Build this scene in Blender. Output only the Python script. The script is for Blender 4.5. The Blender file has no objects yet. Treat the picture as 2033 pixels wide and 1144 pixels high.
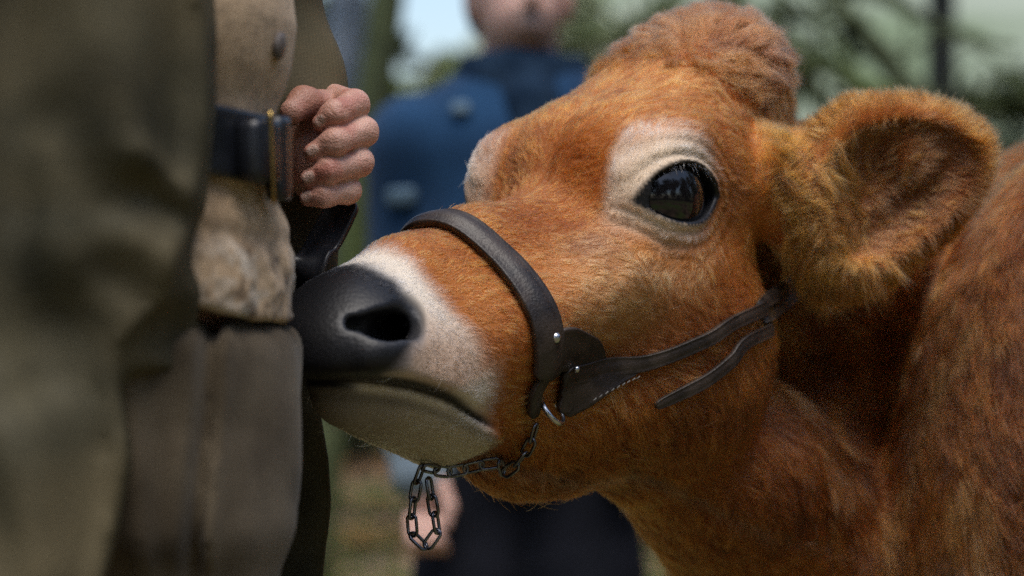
import bpy, math, random
import numpy as np
from mathutils import Vector

rng = np.random.default_rng(7)
random.seed(7)
S = bpy.context.scene
COL = S.collection
F_PX = 4800.0            # focal length in pixels of the 2033 px wide photograph
CAM_Z = 1.05

# ---------------------------------------------------------------- camera, sky, sun, exposure
cam_d = bpy.data.cameras.new('camera')
cam = bpy.data.objects.new('camera', cam_d)
COL.objects.link(cam)
cam.location = (0, 0, CAM_Z)
cam.rotation_euler = (math.radians(90), 0, 0)
cam_d.sensor_width = 36.0
cam_d.lens = F_PX * 36.0 / 2033.0
cam_d.clip_end = 2000
cam_d.dof.use_dof = True
cam_d.dof.focus_distance = 1.755
cam_d.dof.aperture_fstop = 3.6
S.camera = cam

SUN_EL, SUN_AZ = math.radians(70), math.radians(176)      # azimuth from +Y (away from the camera) towards +X
world = bpy.data.worlds.new('World')
S.world = world
world.use_nodes = True
nt = world.node_tree
sky = nt.nodes.new('ShaderNodeTexSky')
sky.sky_type = 'NISHITA'
sky.sun_disc = False
sky.sun_elevation = SUN_EL
sky.sun_rotation = SUN_AZ
sky.air_density = 1.0
sky.dust_density = 2.0
bg = nt.nodes['Background']
bg.inputs['Strength'].default_value = 0.12
nt.links.new(sky.outputs[0], bg.inputs['Color'])

sun_d = bpy.data.lights.new('sun', 'SUN')
sun = bpy.data.objects.new('sun', sun_d)
COL.objects.link(sun)
sun_d.energy = 1.5
sun_d.angle = math.radians(35)
sun_d.color = (1.0, 0.96, 0.90)
sd = Vector((math.sin(SUN_AZ) * math.cos(SUN_EL), math.cos(SUN_AZ) * math.cos(SUN_EL), math.sin(SUN_EL)))
sun.rotation_euler = sd.to_track_quat('Z', 'Y').to_euler()

S.view_settings.view_transform = 'Standard'
S.view_settings.look = 'None'
S.view_settings.gamma = 1.0
S.view_settings.exposure = 0.82
S.render.engine = 'CYCLES'
S.cycles.max_bounces = 8
S.cycles.diffuse_bounces = 3
S.cycles.glossy_bounces = 3
S.cycles.transmission_bounces = 6
S.cycles.transparent_max_bounces = 8
S.cycles.use_denoising = False
S.cycles.sample_clamp_indirect = 3.0
S.cycles_curves.shape = 'RIBBONS' if hasattr(S, 'cycles_curves') else None


# ---------------------------------------------------------------- helpers
def P(px, py, Y):
    """A point of the place from the direction it is seen in and its own distance."""
    return np.array([(px - 1016.5) / F_PX * Y, Y, CAM_Z + (572 - py) / F_PX * Y])


def tag(o, label=None, cat=None, group=None, kind=None):
    if label: o['label'] = label
    if cat: o['category'] = cat
    if group: o['group'] = group
    if kind: o['kind'] = kind
    return o


def link(name, data, parent=None):
    o = bpy.data.objects.new(name, data)
    COL.objects.link(o)
    if parent is not None:
        o.parent = parent
    return o


def mesh_obj(name, V, Fc, mat=None, parent=None, col=None, smooth=True, origin=None):
    me = bpy.data.meshes.new(name)
    V = np.asarray(V, dtype=np.float64)
    if origin is not None:
        V = V - np.asarray(origin)
    if isinstance(Fc, np.ndarray):
        n, k = Fc.shape
        me.vertices.add(len(V)); me.vertices.foreach_set('co', V.astype(np.float32).ravel())
        me.loops.add(n * k); me.loops.foreach_set('vertex_index', Fc.astype(np.int32).ravel())
        me.polygons.add(n)
        me.polygons.foreach_set('loop_start', np.arange(0, n * k, k, dtype=np.int32))
        me.polygons.foreach_set('loop_total', np.full(n, k, dtype=np.int32))
        me.update(calc_edges=True)
        me.validate()
    else:
        me.from_pydata(V.tolist(), [], Fc)
    if smooth:
        me.polygons.foreach_set('use_smooth', np.ones(len(me.polygons), dtype=bool))
    if col is not None:
        a = me.attributes.new('col', 'FLOAT_COLOR', 'POINT')
        c4 = np.ones((len(V), 4), np.float32); c4[:, :3] = col
        a.data.foreach_set('color', c4.ravel())
    if mat: me.materials.append(mat)
    o = link(name, me, parent)
    if origin is not None:
        o.location = origin
        if parent is not None:
            o.location = Vector(origin) - parent.matrix_world.translation
    return o


# lattice value noise
_perm = np.random.default_rng(3).random((64, 64, 64)).astype(np.float32)


def vnoise(p):
    p = np.asarray(p, np.float32)
    i = np.floor(p).astype(np.int32); f = p - i
    f = f * f * (3 - 2 * f)
    i &= 63; j = (i + 1) & 63
    x0, y0, z0 = i[..., 0], i[..., 1], i[..., 2]
    x1, y1, z1 = j[..., 0], j[..., 1], j[..., 2]
    fx, fy, fz = f[..., 0], f[..., 1], f[..., 2]
    c = lambda a, b, t: a + (b - a) * t
    return c(c(c(_perm[x0, y0, z0], _perm[x1, y0, z0], fx), c(_perm[x0, y1, z0], _perm[x1, y1, z0], fx), fy),
             c(c(_perm[x0, y0, z1], _perm[x1, y0, z1], fx), c(_perm[x0, y1, z1], _perm[x1, y1, z1], fx), fy), fz) * 2 - 1


def fbm(p, o=3):
    s = 0; a = .5
    p = np.asarray(p, np.float32)
    for k in range(o):
        s = s + a * vnoise(p * (2.03 ** k) + 17.3 * k); a *= .5
    return s


def sstep(a, b, x):
    t = np.clip((x - a) / (b - a), 0, 1)
    return t * t * (3 - 2 * t)


def mixc(c0, c1, t):
    return c0 + (np.asarray(c1, np.float32) - c0) * t[:, None]


# ---- distance fields
def smin(a, b, k):
    h = np.clip(.5 + .5 * (b - a) / k, 0, 1)
    return b + (a - b) * h - k * h * (1 - h)


def smax(a, b, k):
    return -smin(-a, -b, k)


def d_ell(p, c, r, R=None):
    q = p - np.asarray(c, np.float32)
    if R is not None:
        q = q @ np.asarray(R, np.float32)      # columns of R are the local axes
    r = np.asarray(r, np.float32)
    k0 = np.sqrt(((q / r) ** 2).sum(-1)) + 1e-9
    k1 = np.sqrt(((q / r ** 2) ** 2).sum(-1)) + 1e-9
    return k0 * (k0 - 1) / k1


def d_cap(p, a, b, r0, r1=None):
    a = np.asarray(a, np.float32); b = np.asarray(b, np.float32)
    if r1 is None: r1 = r0
    ab = b - a
    t = np.clip(((p - a) @ ab) / max(float(ab @ ab), 1e-12), 0, 1)
    return np.sqrt(((p - a - t[:, None] * ab) ** 2).sum(-1)) - (r0 + (r1 - r0) * t)


def d_chain(p, pts, rs, k=0.0):
    d = None
    for i in range(len(pts) - 1):
        e = d_cap(p, pts[i], pts[i + 1], rs[i], rs[i + 1])
        d = e if d is None else (np.minimum(d, e) if k == 0 else smin(d, e, k))
    return d


def grad(fn, p, e=4e-4):
    g = np.stack([fn(p + np.float32(e) * np.eye(3, dtype=np.float32)[i]) - fn(p - np.float32(e) * np.eye(3, dtype=np.float32)[i]) for i in range(3)], -1) / (2 * e)
    return g


def isosurface(fn, lo, hi, vox, B=5, newton=2, slack=1.9):
    """Blocky two-level sampling of a distance field, then naive surface nets."""
    lo = np.asarray(lo, np.float32); hi = np.asarray(hi, np.float32)
    nb = np.ceil((hi - lo) / (vox * B)).astype(int)
    n = nb * B
    bc = np.stack(np.meshgrid(*[np.arange(k) for k in nb], indexing='ij'), -1).reshape(-1, 3)
    cen = lo + (bc * B + B / 2 - .5) * vox
    dc = fn(cen.astype(np.float32))
    D = np.repeat(np.repeat(np.repeat(dc.reshape(nb), B, 0), B, 1), B, 2).astype(np.float32)
    keep = np.abs(dc) < B * vox * .87 * slack
    off = np.stack(np.meshgrid(*[np.arange(B)] * 3, indexing='ij'), -1).reshape(-1, 3)
    kb = bc[keep]
    for s in range(0, len(kb), 4000):
        ii = (kb[s:s + 4000, None, :] * B + off[None]).reshape(-1, 3)
        D[ii[:, 0], ii[:, 1], ii[:, 2]] = fn((lo + ii * np.float32(vox)).astype(np.float32))
    sg = D < 0
    corn = np.stack(np.meshgrid([0, 1], [0, 1], [0, 1], indexing='ij'), -1).reshape(-1, 3)
    cnt = sum(sg[a:a + n[0] - 1, b:b + n[1] - 1, c:c + n[2] - 1].astype(np.int8) for a, b, c in corn)
    act = (cnt > 0) & (cnt < 8)
    ci = np.argwhere(act)
    idx = -np.ones(act.shape, np.int64); idx[act] = np.arange(len(ci))
    acc = np.zeros((len(ci), 3)); num = np.zeros(len(ci))
    for ax in range(3):
        for c in corn:
            if c[ax]: continue
            c2 = c.copy(); c2[ax] = 1
            i0 = ci + c; i1 = ci + c2
            d0 = D[i0[:, 0], i0[:, 1], i0[:, 2]]; d1 = D[i1[:, 0], i1[:, 1], i1[:, 2]]
            m = (d0 < 0) != (d1 < 0)
            t = np.where(m, d0 / np.where(m, d0 - d1, 1), 0)
            p = i0 + t[:, None] * (c2 - c)
            acc += np.where(m[:, None], p, 0); num += m
    V = lo + (acc / num[:, None]) * vox
    quads = []
    for ax in range(3):
        a1, a2 = (ax + 1) % 3, (ax + 2) % 3
        s0 = np.moveaxis(sg, ax, 0)
        ch = np.moveaxis(s0[:-1] != s0[1:], 0, ax)
        e = np.argwhere(ch)
        e = e[(e[:, a1] > 0) & (e[:, a2] > 0) & (e[:, a1] < n[a1] - 1) & (e[:, a2] < n[a2] - 1)]
        def cell(d1, d2):
            q = e.copy(); q[:, a1] -= d1; q[:, a2] -= d2
            return idx[q[:, 0], q[:, 1], q[:, 2]]
        q = np.stack([cell(1, 1), cell(0, 1), cell(0, 0), cell(1, 0)], 1)
        neg = sg[e[:, 0], e[:, 1], e[:, 2]]
        q[~neg] = q[~neg][:, ::-1]
        quads.append(q)
    Q = np.concatenate(quads)
    Q = Q[(Q >= 0).all(1)]
    V = V.astype(np.float32)
    for _ in range(newton):
        d = fn(V); g = grad(fn, V)
        st = d[:, None] * g / ((g ** 2).sum(-1, keepdims=True) + .05)
        ln = np.sqrt((st ** 2).sum(-1, keepdims=True)) + 1e-9
        V = V - st * np.minimum(1, .6 * vox / ln)
    return V, Q


# ---- materials
def nmat(name):
    m = bpy.data.materials.new(name)
    m.use_nodes = True
    return m, m.node_tree, m.node_tree.nodes['Principled BSDF']


def mat_noise(name, c0, c1, scale=20, rough=.7, bump=.0, bump_scale=None, c2=None, scale2=4, spec=.3, metal=0, use_col=False, detail=5, thr=(.35, .65), bdist=.002, sheen=0, weave=0):
    m, t, b = nmat(name)
    L = t.links.new
    tc = t.nodes.new('ShaderNodeTexCoord')
    n1 = t.nodes.new('ShaderNodeTexNoise'); n1.inputs['Scale'].default_value = scale; n1.inputs['Detail'].default_value = detail
    L(tc.outputs['Object'], n1.inputs['Vector'])
    r = t.nodes.new('ShaderNodeValToRGB')
    r.color_ramp.elements[0].position = thr[0]; r.color_ramp.elements[1].position = thr[1]
    r.color_ramp.elements[0].color = (*c0, 1); r.color_ramp.elements[1].color = (*c1, 1)
    L(n1.outputs['Fac'], r.inputs['Fac'])
    out = r.outputs['Color']
    if c2 is not None:
        n2 = t.nodes.new('ShaderNodeTexNoise'); n2.inputs['Scale'].default_value = scale2; n2.inputs['Detail'].default_value = 4
        L(tc.outputs['Object'], n2.inputs['Vector'])
        r2 = t.nodes.new('ShaderNodeValToRGB'); r2.color_ramp.elements[0].position = .45; r2.color_ramp.elements[1].position = .62
        L(n2.outputs['Fac'], r2.inputs['Fac'])
        mx = t.nodes.new('ShaderNodeMixRGB'); mx.inputs['Color2'].default_value = (*c2, 1)
        L(r2.outputs['Color'], mx.inputs['Fac']); L(out, mx.inputs['Color1'])
        out = mx.outputs['Color']
    if use_col:
        at = t.nodes.new('ShaderNodeAttribute'); at.attribute_name = 'col'
        mm = t.nodes.new('ShaderNodeMixRGB'); mm.blend_type = 'MULTIPLY'; mm.inputs['Fac'].default_value = 1
        L(at.outputs['Color'], mm.inputs['Color1']); L(out, mm.inputs['Color2'])
        out = mm.outputs['Color']
    L(out, b.inputs['Base Color'])
    b.inputs['Roughness'].default_value = rough
    b.inputs['Specular IOR Level'].default_value = spec
    b.inputs['Metallic'].default_value = metal
    if weave:
        wv = []
        for dr in ('X', 'Z'):
            w_ = t.nodes.new('ShaderNodeTexWave'); w_.bands_direction = dr; w_.inputs['Scale'].default_value = weave; w_.inputs['Distortion'].default_value = 1.5; w_.inputs['Detail'].default_value = 2; w_.inputs['Detail Scale'].default_value = 3
            L(tc.outputs['Object'], w_.inputs['Vector']); wv.append(w_)
        ml = t.nodes.new('ShaderNodeMath'); ml.operation = 'MULTIPLY'
        L(wv[0].outputs['Fac'], ml.inputs[0]); L(wv[1].outputs['Fac'], ml.inputs[1])
        mr = t.nodes.new('ShaderNodeMapRange'); mr.inputs[3].default_value = .55; mr.inputs[4].default_value = 1.35
        L(ml.outputs[0], mr.inputs[0])
        mm2 = t.nodes.new('ShaderNodeMixRGB'); mm2.blend_type = 'MULTIPLY'; mm2.inputs['Fac'].default_value = 1
        L(out, mm2.inputs['Color1']); L(mr.outputs[0], mm2.inputs['Color2']); L(mm2.outputs['Color'], b.inputs['Base Color'])
    if sheen:
        b.inputs['Sheen Weight'].default_value = sheen
    if bump:
        n3 = t.nodes.new('ShaderNodeTexNoise'); n3.inputs['Scale'].default_value = bump_scale or scale * 3; n3.inputs['Detail'].default_value = 6
        L(tc.outputs['Object'], n3.inputs['Vector'])
        bp = t.nodes.new('ShaderNodeBump'); bp.inputs['Strength'].default_value = bump; bp.inputs['Distance'].default_value = bdist
        L(n3.outputs['Fac'], bp.inputs['Height']); L(bp.outputs['Normal'], b.inputs['Normal'])
    return m


def tube(pts, rs, nseg=10, cap=True):
    pts = np.asarray(pts, float); n = len(pts)
    rs = np.full(n, rs) if np.isscalar(rs) else np.asarray(rs, float)
    tg = np.gradient(pts, axis=0); tg /= np.linalg.norm(tg, axis=1, keepdims=True) + 1e-12
    ref = np.array([0, 0, 1.]) if abs(tg[0][2]) < .9 else np.array([1., 0, 0])
    V = []; nrm = np.cross(tg[0], ref); nrm /= np.linalg.norm(nrm)
    for i in range(n):
        nrm = nrm - tg[i] * (nrm @ tg[i]); nrm /= np.linalg.norm(nrm) + 1e-12
        bi = np.cross(tg[i], nrm)
        for k in range(nseg):
            a = 2 * math.pi * k / nseg
            V.append(pts[i] + rs[i] * (math.cos(a) * nrm + math.sin(a) * bi))
    Fc = []
    for i in range(n - 1):
        for k in range(nseg):
            a = i * nseg + k; b = i * nseg + (k + 1) % nseg
            Fc.append([a, b, b + nseg, a + nseg])
    if cap:
        Fc.append(list(range(nseg))[::-1]); Fc.append(list(range((n - 1) * nseg, n * nseg)))
    return V, Fc


def spline(pts, n):
    """Catmull-Rom through the points, n samples."""
    p = np.asarray(pts, float)
    q = np.vstack([2 * p[0] - p[1], p, 2 * p[-1] - p[-2]])
    t = np.linspace(0, len(p) - 1 - 1e-6, n)
    i = t.astype(int); f = (t - i)[:, None]
    a, b, c, d = q[i], q[i + 1], q[i + 2], q[i + 3]
    return .5 * (2 * b + (c - a) * f + (2 * a - 5 * b + 4 * c - d) * f ** 2 + (3 * b - a - 3 * c + d) * f ** 3)


# ================================================================ THE PLACE
# ---------------------------------------------------------------- ground and hill
def ground_h(x, y):
    h = .05 * vnoise(np.stack([x * .4, y * .4, x * 0], -1)) + .03 * vnoise(np.stack([x * 1.3, y * 1.3, x * 0 + 5], -1))
    h = h * sstep(2.5, 8, y)
    h = h + (6.0 + 8.0 * sstep(-4, 4, x)) * sstep(20, 75, y + .12 * x)
    return h


def grid_sheet(x0, x1, nx, y0, y1, ny, pw=1.0):
    u = np.linspace(0, 1, ny) ** pw
    X, Y = np.meshgrid(np.linspace(x0, x1, nx), y0 + (y1 - y0) * u)
    V = np.stack([X.ravel(), Y.ravel(), ground_h(X.ravel(), Y.ravel())], 1)
    i = np.arange(ny - 1)[:, None] * nx + np.arange(nx - 1)[None]
    Fc = np.stack([i, i + 1, i + 1 + nx, i + nx], -1).reshape(-1, 4)
    return V, Fc


m_ground = mat_noise('leaf_litter_ground', (.05, .035, .022), (.20, .135, .09), scale=1.6, rough=.95, bump=.5, bump_scale=30, c2=(.12, .16, .045), scale2=.55, spec=.1)
m_hill = mat_noise('hazy_hill_grass', (.24, .275, .205), (.35, .38, .30), scale=.14, rough=1, c2=(.16, .20, .12), scale2=.25, spec=.05)  # grass colour paled to carry the distance haze
V, Fc = grid_sheet(-60, 60, 160, -12, 24, 120)
tag(mesh_obj('ground', V, Fc, m_ground), kind='structure')
V, Fc = grid_sheet(-260, 260, 120, 24, 400, 120)
tag(mesh_obj('hill', V, Fc, m_hill), kind='structure')

# ---------------------------------------------------------------- trees behind
m_bark = mat_noise('mossy_bark', (.030, .028, .024), (.10, .095, .08), scale=9, rough=.95, bump=.6, bump_scale=25, c2=(.085, .12, .018), scale2=2.2, bdist=.01)
m_bark_moss = mat_noise('thick_moss_bark', (.04, .05, .025), (.09, .11, .05), scale=9, rough=.95, bump=.6, bump_scale=25, c2=(.075, .105, .03), scale2=2.2, bdist=.01)
m_bark_grey = mat_noise('grey_bark', (.16, .20, .24), (.30, .35, .40), scale=7, rough=.95, bump=.6, bump_scale=25, bdist=.01)
m_bark_dark = mat_noise('dark_bark', (.012, .016, .016), (.04, .045, .04), scale=7, rough=.95, bump=.6, bump_scale=25, bdist=.01)
m_leafs = [mat_noise('leaves_a', (.08, .12, .025), (.15, .19, .045), scale=3, rough=.6),
           mat_noise('leaves_b', (.04, .06, .02), (.08, .10, .03), scale=3, rough=.6),
           mat_noise('leaves_c', (.24, .28, .15), (.36, .39, .25), scale=3, rough=.7)]


def leaf_cloud(centres, n, size, seed):
    r = np.random.default_rng(seed)
    C = np.asarray([c[:3] for c in centres]); R = np.asarray([c[3] for c in centres])
    w = R ** 2 / (R ** 2).sum()
    k = r.choice(len(C), n, p=w)
    d = r.normal(size=(n, 3)); d /= np.linalg.norm(d, axis=1, keepdims=True)
    pos = C[k] + d * (R[k] * r.random(n) ** .45)[:, None]
    u = r.normal(size=(n, 3)); u /= np.linalg.norm(u, axis=1, keepdims=True)
    v = np.cross(u, r.normal(size=(n, 3))); v /= np.linalg.norm(v, axis=1, keepdims=True)
    s = size * (.6 + .8 * r.random(n))[:, None]
    nn = np.cross(u, v)
    V = np.stack([pos - u * s, pos + v * s * .45 + nn * s * .12, pos + u * s, pos - v * s * .45 + nn * s * .12], 1).reshape(-1, 3)
    return V, np.arange(4 * n).reshape(-1, 4)


def tree(name, label, x, y, r, h, mat, limbs=(), crown=None, leaf=None, lean=(0, 0), group='trees standing behind the two men', nleaf=2500, lsize=.09, cat='tree'):
    z0 = float(ground_h(np.array([x]), np.array([y]))[0]) - .1
    root = link(name, None)
    root.location = (x, y, z0)
    tag(root, label, cat, group)
    sd_ = int(abs(x * 131 + y * 17))
    t = np.linspace(0, 1, 22)
    pts = np.stack([lean[0] * t + .05 * r * np.sin(t * 9 + sd_), lean[1] * t + .2 * r * np.cos(t * 7 + sd_), h * t], 1)
    rad = r * (1.25 - .35 * np.minimum(1, t * 8)) * (1 - .6 * t) + r * .04 * np.sin(t * 31 + sd_)
    V, Fc = tube(pts, rad, 14)
    o = mesh_obj('trunk', V, Fc, mat); o.parent = root
    for lm in limbs:
        p = spline(np.asarray([q[:3] for q in lm]) - np.array([x, y, z0]), 26)
        p = p + .05 * np.stack([vnoise(p * 3.1 + 7), vnoise(p * 3.1 + 27), vnoise(p * 3.1 + 47)], -1) + .02 * np.stack([vnoise(p * 9 + 7), vnoise(p * 9 + 27), vnoise(p * 9 + 47)], -1)
        rr = np.linspace(lm[0][3], lm[-1][3], 26) * (1 + .35 * vnoise(p * 12))
        for k_ in (6, 11, 16, 21):
            dv = np.array([random.uniform(-.5, .5), random.uniform(-.3, .3), random.uniform(-.4, .5)])
            tw_ = spline([p[k_], p[k_] + dv * .4 + .05 * np.array([random.uniform(-1, 1), 0, random.uniform(-1, 1)]), p[k_] + dv], 8)
            V, Fc = tube(tw_, np.linspace(rr[k_] * .45, .004, 8), 6)
            o = mesh_obj('twig', V, Fc, mat); o.parent = root
        V, Fc = tube(p, rr, 8)
        o = mesh_obj('limb', V, Fc, mat); o.parent = root
    if crown:
        V, Fc = leaf_cloud([(c[0] - x, c[1] - y, c[2] - z0, c[3]) for c in crown], nleaf, lsize, sd_)
        o = mesh_obj('crown', V, Fc, leaf, smooth=False); o.parent = root
    return root


def L4(px, py, Y, r):
    return (*P(px, py, Y), r)


def xat(px, Y): return (px - 1016.5) / F_PX * Y


tree('grey_tree', 'slim blue-grey tree trunk just right of the big coat', xat(540, 9), 9, .085, 7, m_bark_grey, crown=[(xat(700, 9), 9, 6.5, 1.3)], leaf=m_leafs[1], lean=(.85, 0))
tree('mossy_tree', 'green mossy trunk between the hand and the blue jacket', xat(590, 8), 8, .08, 6, m_bark_moss, crown=[(xat(760, 8), 8, 5.5, 1.2)], leaf=m_leafs[0], lean=(.85, 0))
tree('pale_tree', 'pale grey trunk behind the shoulder of the man in blue', xat(880, 11), 11, .10, 8, m_bark_grey, crown=[(xat(700, 11), 11, 7.5, 1.4)], leaf=m_leafs[1], lean=(-1.3, .2))
tree('dark_tree', 'dark upright trunk above the ear of the cow', xat(1868, 10), 10, .085, 7, m_bark_dark, crown=[(xat(1868, 10), 10, 6.5, 1.5)], leaf=m_leafs[1])
tree('branching_tree', 'leaning tree with mossy slanting limbs behind the head of the cow', xat(1440, 8), 8.2, .10, 5.5, m_bark_moss,
     limbs=[[L4(1440, 0, 8.2, .05), L4(1530, 60, 8, .05), L4(1640, 125, 7.8, .045), L4(1760, 200, 7.6, .03)],
            [L4(1590, -60, 8.2, .045), L4(1680, 20, 8, .045), L4(1790, 110, 7.9, .04), L4(1860, 190, 7.8, .03)],
            [L4(1540, 60, 8, .035), L4(1600, 170, 7.9, .035), L4(1640, 260, 7.9, .03)],
            [L4(1440, -80, 8.2, .04), L4(1280, 30, 8.1, .035), L4(1130, 90, 8, .02)],
            [L4(1530, 10, 8.1, .03), L4(1620, 40, 8, .028), L4(1740, 30, 7.9, .018)],
            [L4(1680, 20, 8, .028), L4(1700, 90, 8, .025), L4(1690, 190, 7.9, .018)],
            [L4(1640, 125, 7.9, .026), L4(1570, 190, 7.9, .022), L4(1560, 280, 7.9, .016)],
            [L4(1600, -40, 8.2, .03), L4(1760, -10, 8.1, .026), L4(1900, 60, 8, .018), L4(2010, 90, 8, .012)]],
     crown=[(xat(1300, 8), 8, 5.0, 1.2), (xat(1600, 8), 8, 5.2, 1.2), (xat(1560, 8), 8, 1.60, .07), (xat(1700, 8), 8, 1.72, .06)], leaf=m_leafs[0], lean=(.05, 0), nleaf=2200, lsize=.05)

# bushes far behind, soft clumps
def bush(label, px, py, Y, R, mat, n=1500, ls=.08, sq=1.0, group='bushes at the edge of the clearing', seed=1):
    c = P(px, py, Y)
    root = link('bush', None); root.location = (c[0], c[1], float(ground_h(c[:1], c[1:2])[0]))
    tag(root, label, 'bush', group)
    r = np.random.default_rng(seed)
    zc = c[2] - root.location.z
    cs = [(r.normal() * R * .5, r.normal() * R * .4, max(.2, zc + r.normal() * R * .45 * sq), R * (.4 + .35 * r.random())) for _ in range(9)]
    V, Fc = leaf_cloud(cs, n, ls, seed)
    o = mesh_obj('foliage', V, Fc, mat, smooth=False); o.parent = root
    V, Fc = tube([(0, 0, -.05), (.03, 0, zc * .5), (0, .02, zc)], [.04, .03, .015], 8)
    o = mesh_obj('stem', V, Fc, m_bark); o.parent = root
    return root


bush('dark green bush between the big coat and the man in blue', 715, 90, 14, .26, m_leafs[1], seed=2, n=420, ls=.07)
bush('loose green bush at the left behind the raised hand', 640, 330, 15, .8, m_leafs[0], seed=3, n=1400)
bush('pale bush right behind the ear of the man in blue', 892, 190, 17, .33, m_leafs[2], seed=9, n=1800)
bush('bright green bush behind the chin of the man in blue', 1190, 110, 16, .45, m_leafs[2], seed=4)
bush('small dark bush just above the back of the cow', 1990, 235, 17, .35, m_leafs[1], seed=16, n=500)
bush('olive bush low behind the shin of the big coat', 640, 700, 15, .5, m_leafs[0], seed=6, n=1200)

# ---------------------------------------------------------------- grass tufts and fallen leaves (uncountable)
def scatter_grass(n, seed):
    r = np.random.default_rng(seed)
    y = 5 + 19 * r.random(n) ** 1.3
    x = (r.random(n) - .5) * (.55 * y + 1)
    k = vnoise(np.stack([x * .9, y * .45, x * 0 + 3], -1)) > .05
    x, y = x[k], y[k]; n = len(x)
    z = ground_h(x, y)
    a = r.random(n) * 6.28; hh = .05 + .07 * r.random(n); w = .006 + .006 * r.random(n)
    b = np.stack([x, y, z - .01], 1); d = np.stack([np.cos(a), np.sin(a), 0 * a], 1)
    ln = np.stack([r.normal(size=n) * .04, r.normal(size=n) * .04, hh], 1)
    V = np.stack([b - d * w[:, None], b + d * w[:, None], b + ln], 1).reshape(-1, 3)
    return V, np.arange(3 * n).reshape(-1, 3)


V, Fc = scatter_grass(34000, 11)
tag(mesh_obj('grass', V, Fc, mat_noise('grass_blades', (.09, .14, .025), (.17, .23, .045), scale=3, rough=.6), smooth=False), 'short green grass in patches on the ground behind', 'grass', kind='stuff')


def scatter_leaves(n, seed):
    r = np.random.default_rng(seed)
    y = 5 + 19 * r.random(n) ** 1.3
    x = (r.random(n) - .5) * (.55 * y + 1)
    z = ground_h(x, y) + .012 + .02 * r.random(n)
    a = r.random(n) * 6.28; s = .03 + .03 * r.random(n)
    d = np.stack([np.cos(a), np.sin(a), r.normal(size=n) * .3], 1); e = np.stack([-np.sin(a), np.cos(a), r.normal(size=n) * .3], 1)
    b = np.stack([x, y, z], 1)
    V = np.stack([b - d * s[:, None], b + e * s[:, None] * .5, b + d * s[:, None], b - e * s[:, None] * .5], 1).reshape(-1, 3)
    return V, np.arange(4 * n).reshape(-1, 4)


V, Fc = scatter_leaves(24000, 12)
tag(mesh_obj('fallen_leaves', V, Fc, mat_noise('dry_leaves', (.22, .10, .04), (.48, .33, .24), scale=2.5, rough=.8, c2=(.42, .22, .05), scale2=1.3), smooth=False), 'dry brown leaves fallen over the ground behind', 'leaves', kind='stuff')

# ================================================================ THE COW
YAW, PIT, HS = .862, .235, 1.07
E0 = np.array([.064, 1.896, CAM_Z + .074])
_h = np.array([-math.cos(YAW), -math.sin(YAW), 0]); _z = np.array([0, 0, 1.])
HF = _h * math.cos(PIT) - _z * math.sin(PIT)
HU = _h * math.sin(PIT) + _z * math.cos(PIT)
HL = np.cross(HU, HF)
HM = np.stack([HF, HL, HU], 1)                 # columns: forward, cow's left, up


def to_head(p): return ((p - E0.astype(np.float32)) @ HM.astype(np.float32)) / np.float32(HS)
def to_world(q): return np.asarray(q, float) @ HM.T * HS + E0
def head_of(p): return to_head(np.asarray(p, np.float32)[None])[0]


EYE_C = np.array([.010, .0600, -.002]); EYE_R = .0385
# ear frame in head coordinates
_a = np.array([.92, .10, .37]); _a /= np.linalg.norm(_a)
_c = np.array([-.25, -.92, -.22]); _c -= _a * (_c @ _a); _c /= np.linalg.norm(_c)
_b = np.cross(_c, _a)
EAR_R = np.stack([HM.T @ _a, HM.T @ _c, HM.T @ _b], 1)
EAR_C = head_of(P(1748, 364, 1.945))
MS = .065 / .125                                # slope of the mouth line
MOUTH_N = np.array([-MS, 1.0]) / math.hypot(MS, 1)


def mouth_plane(f, u):
    return (u - (-.051 - MS * (.328 - f) + .010 * np.sin((.328 - f) * 26))) / math.hypot(MS, 1)


NOSTRIL = [(.300, .034, -.026), (.288, .0450, -.030), (.273, .0535, -.028), (.260, .0560, -.016), (.254, .0550, -.006)]
NOSTRIL_R = [.0070, .0095, .0105, .0085, .0070]


def lens(e):
    """Outline of the eye opening: two arcs, front corner drawn out and higher."""
    x = e[:, 0] - .003; t = e[:, 2] - .16 * x
    a = np.sqrt(x ** 2 + (t + .0175) ** 2) - .0430
    b_ = np.sqrt((x * .92) ** 2 + (t - .0250) ** 2) - .0450
    return np.maximum(a, b_)


def opening(e):
    """The part of the outline that lies open over the eyeball."""
    return np.maximum(lens(e) + .0026, np.sqrt((e[:, 0] + .001) ** 2 + e[:, 2] ** 2) - .0345)


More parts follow.
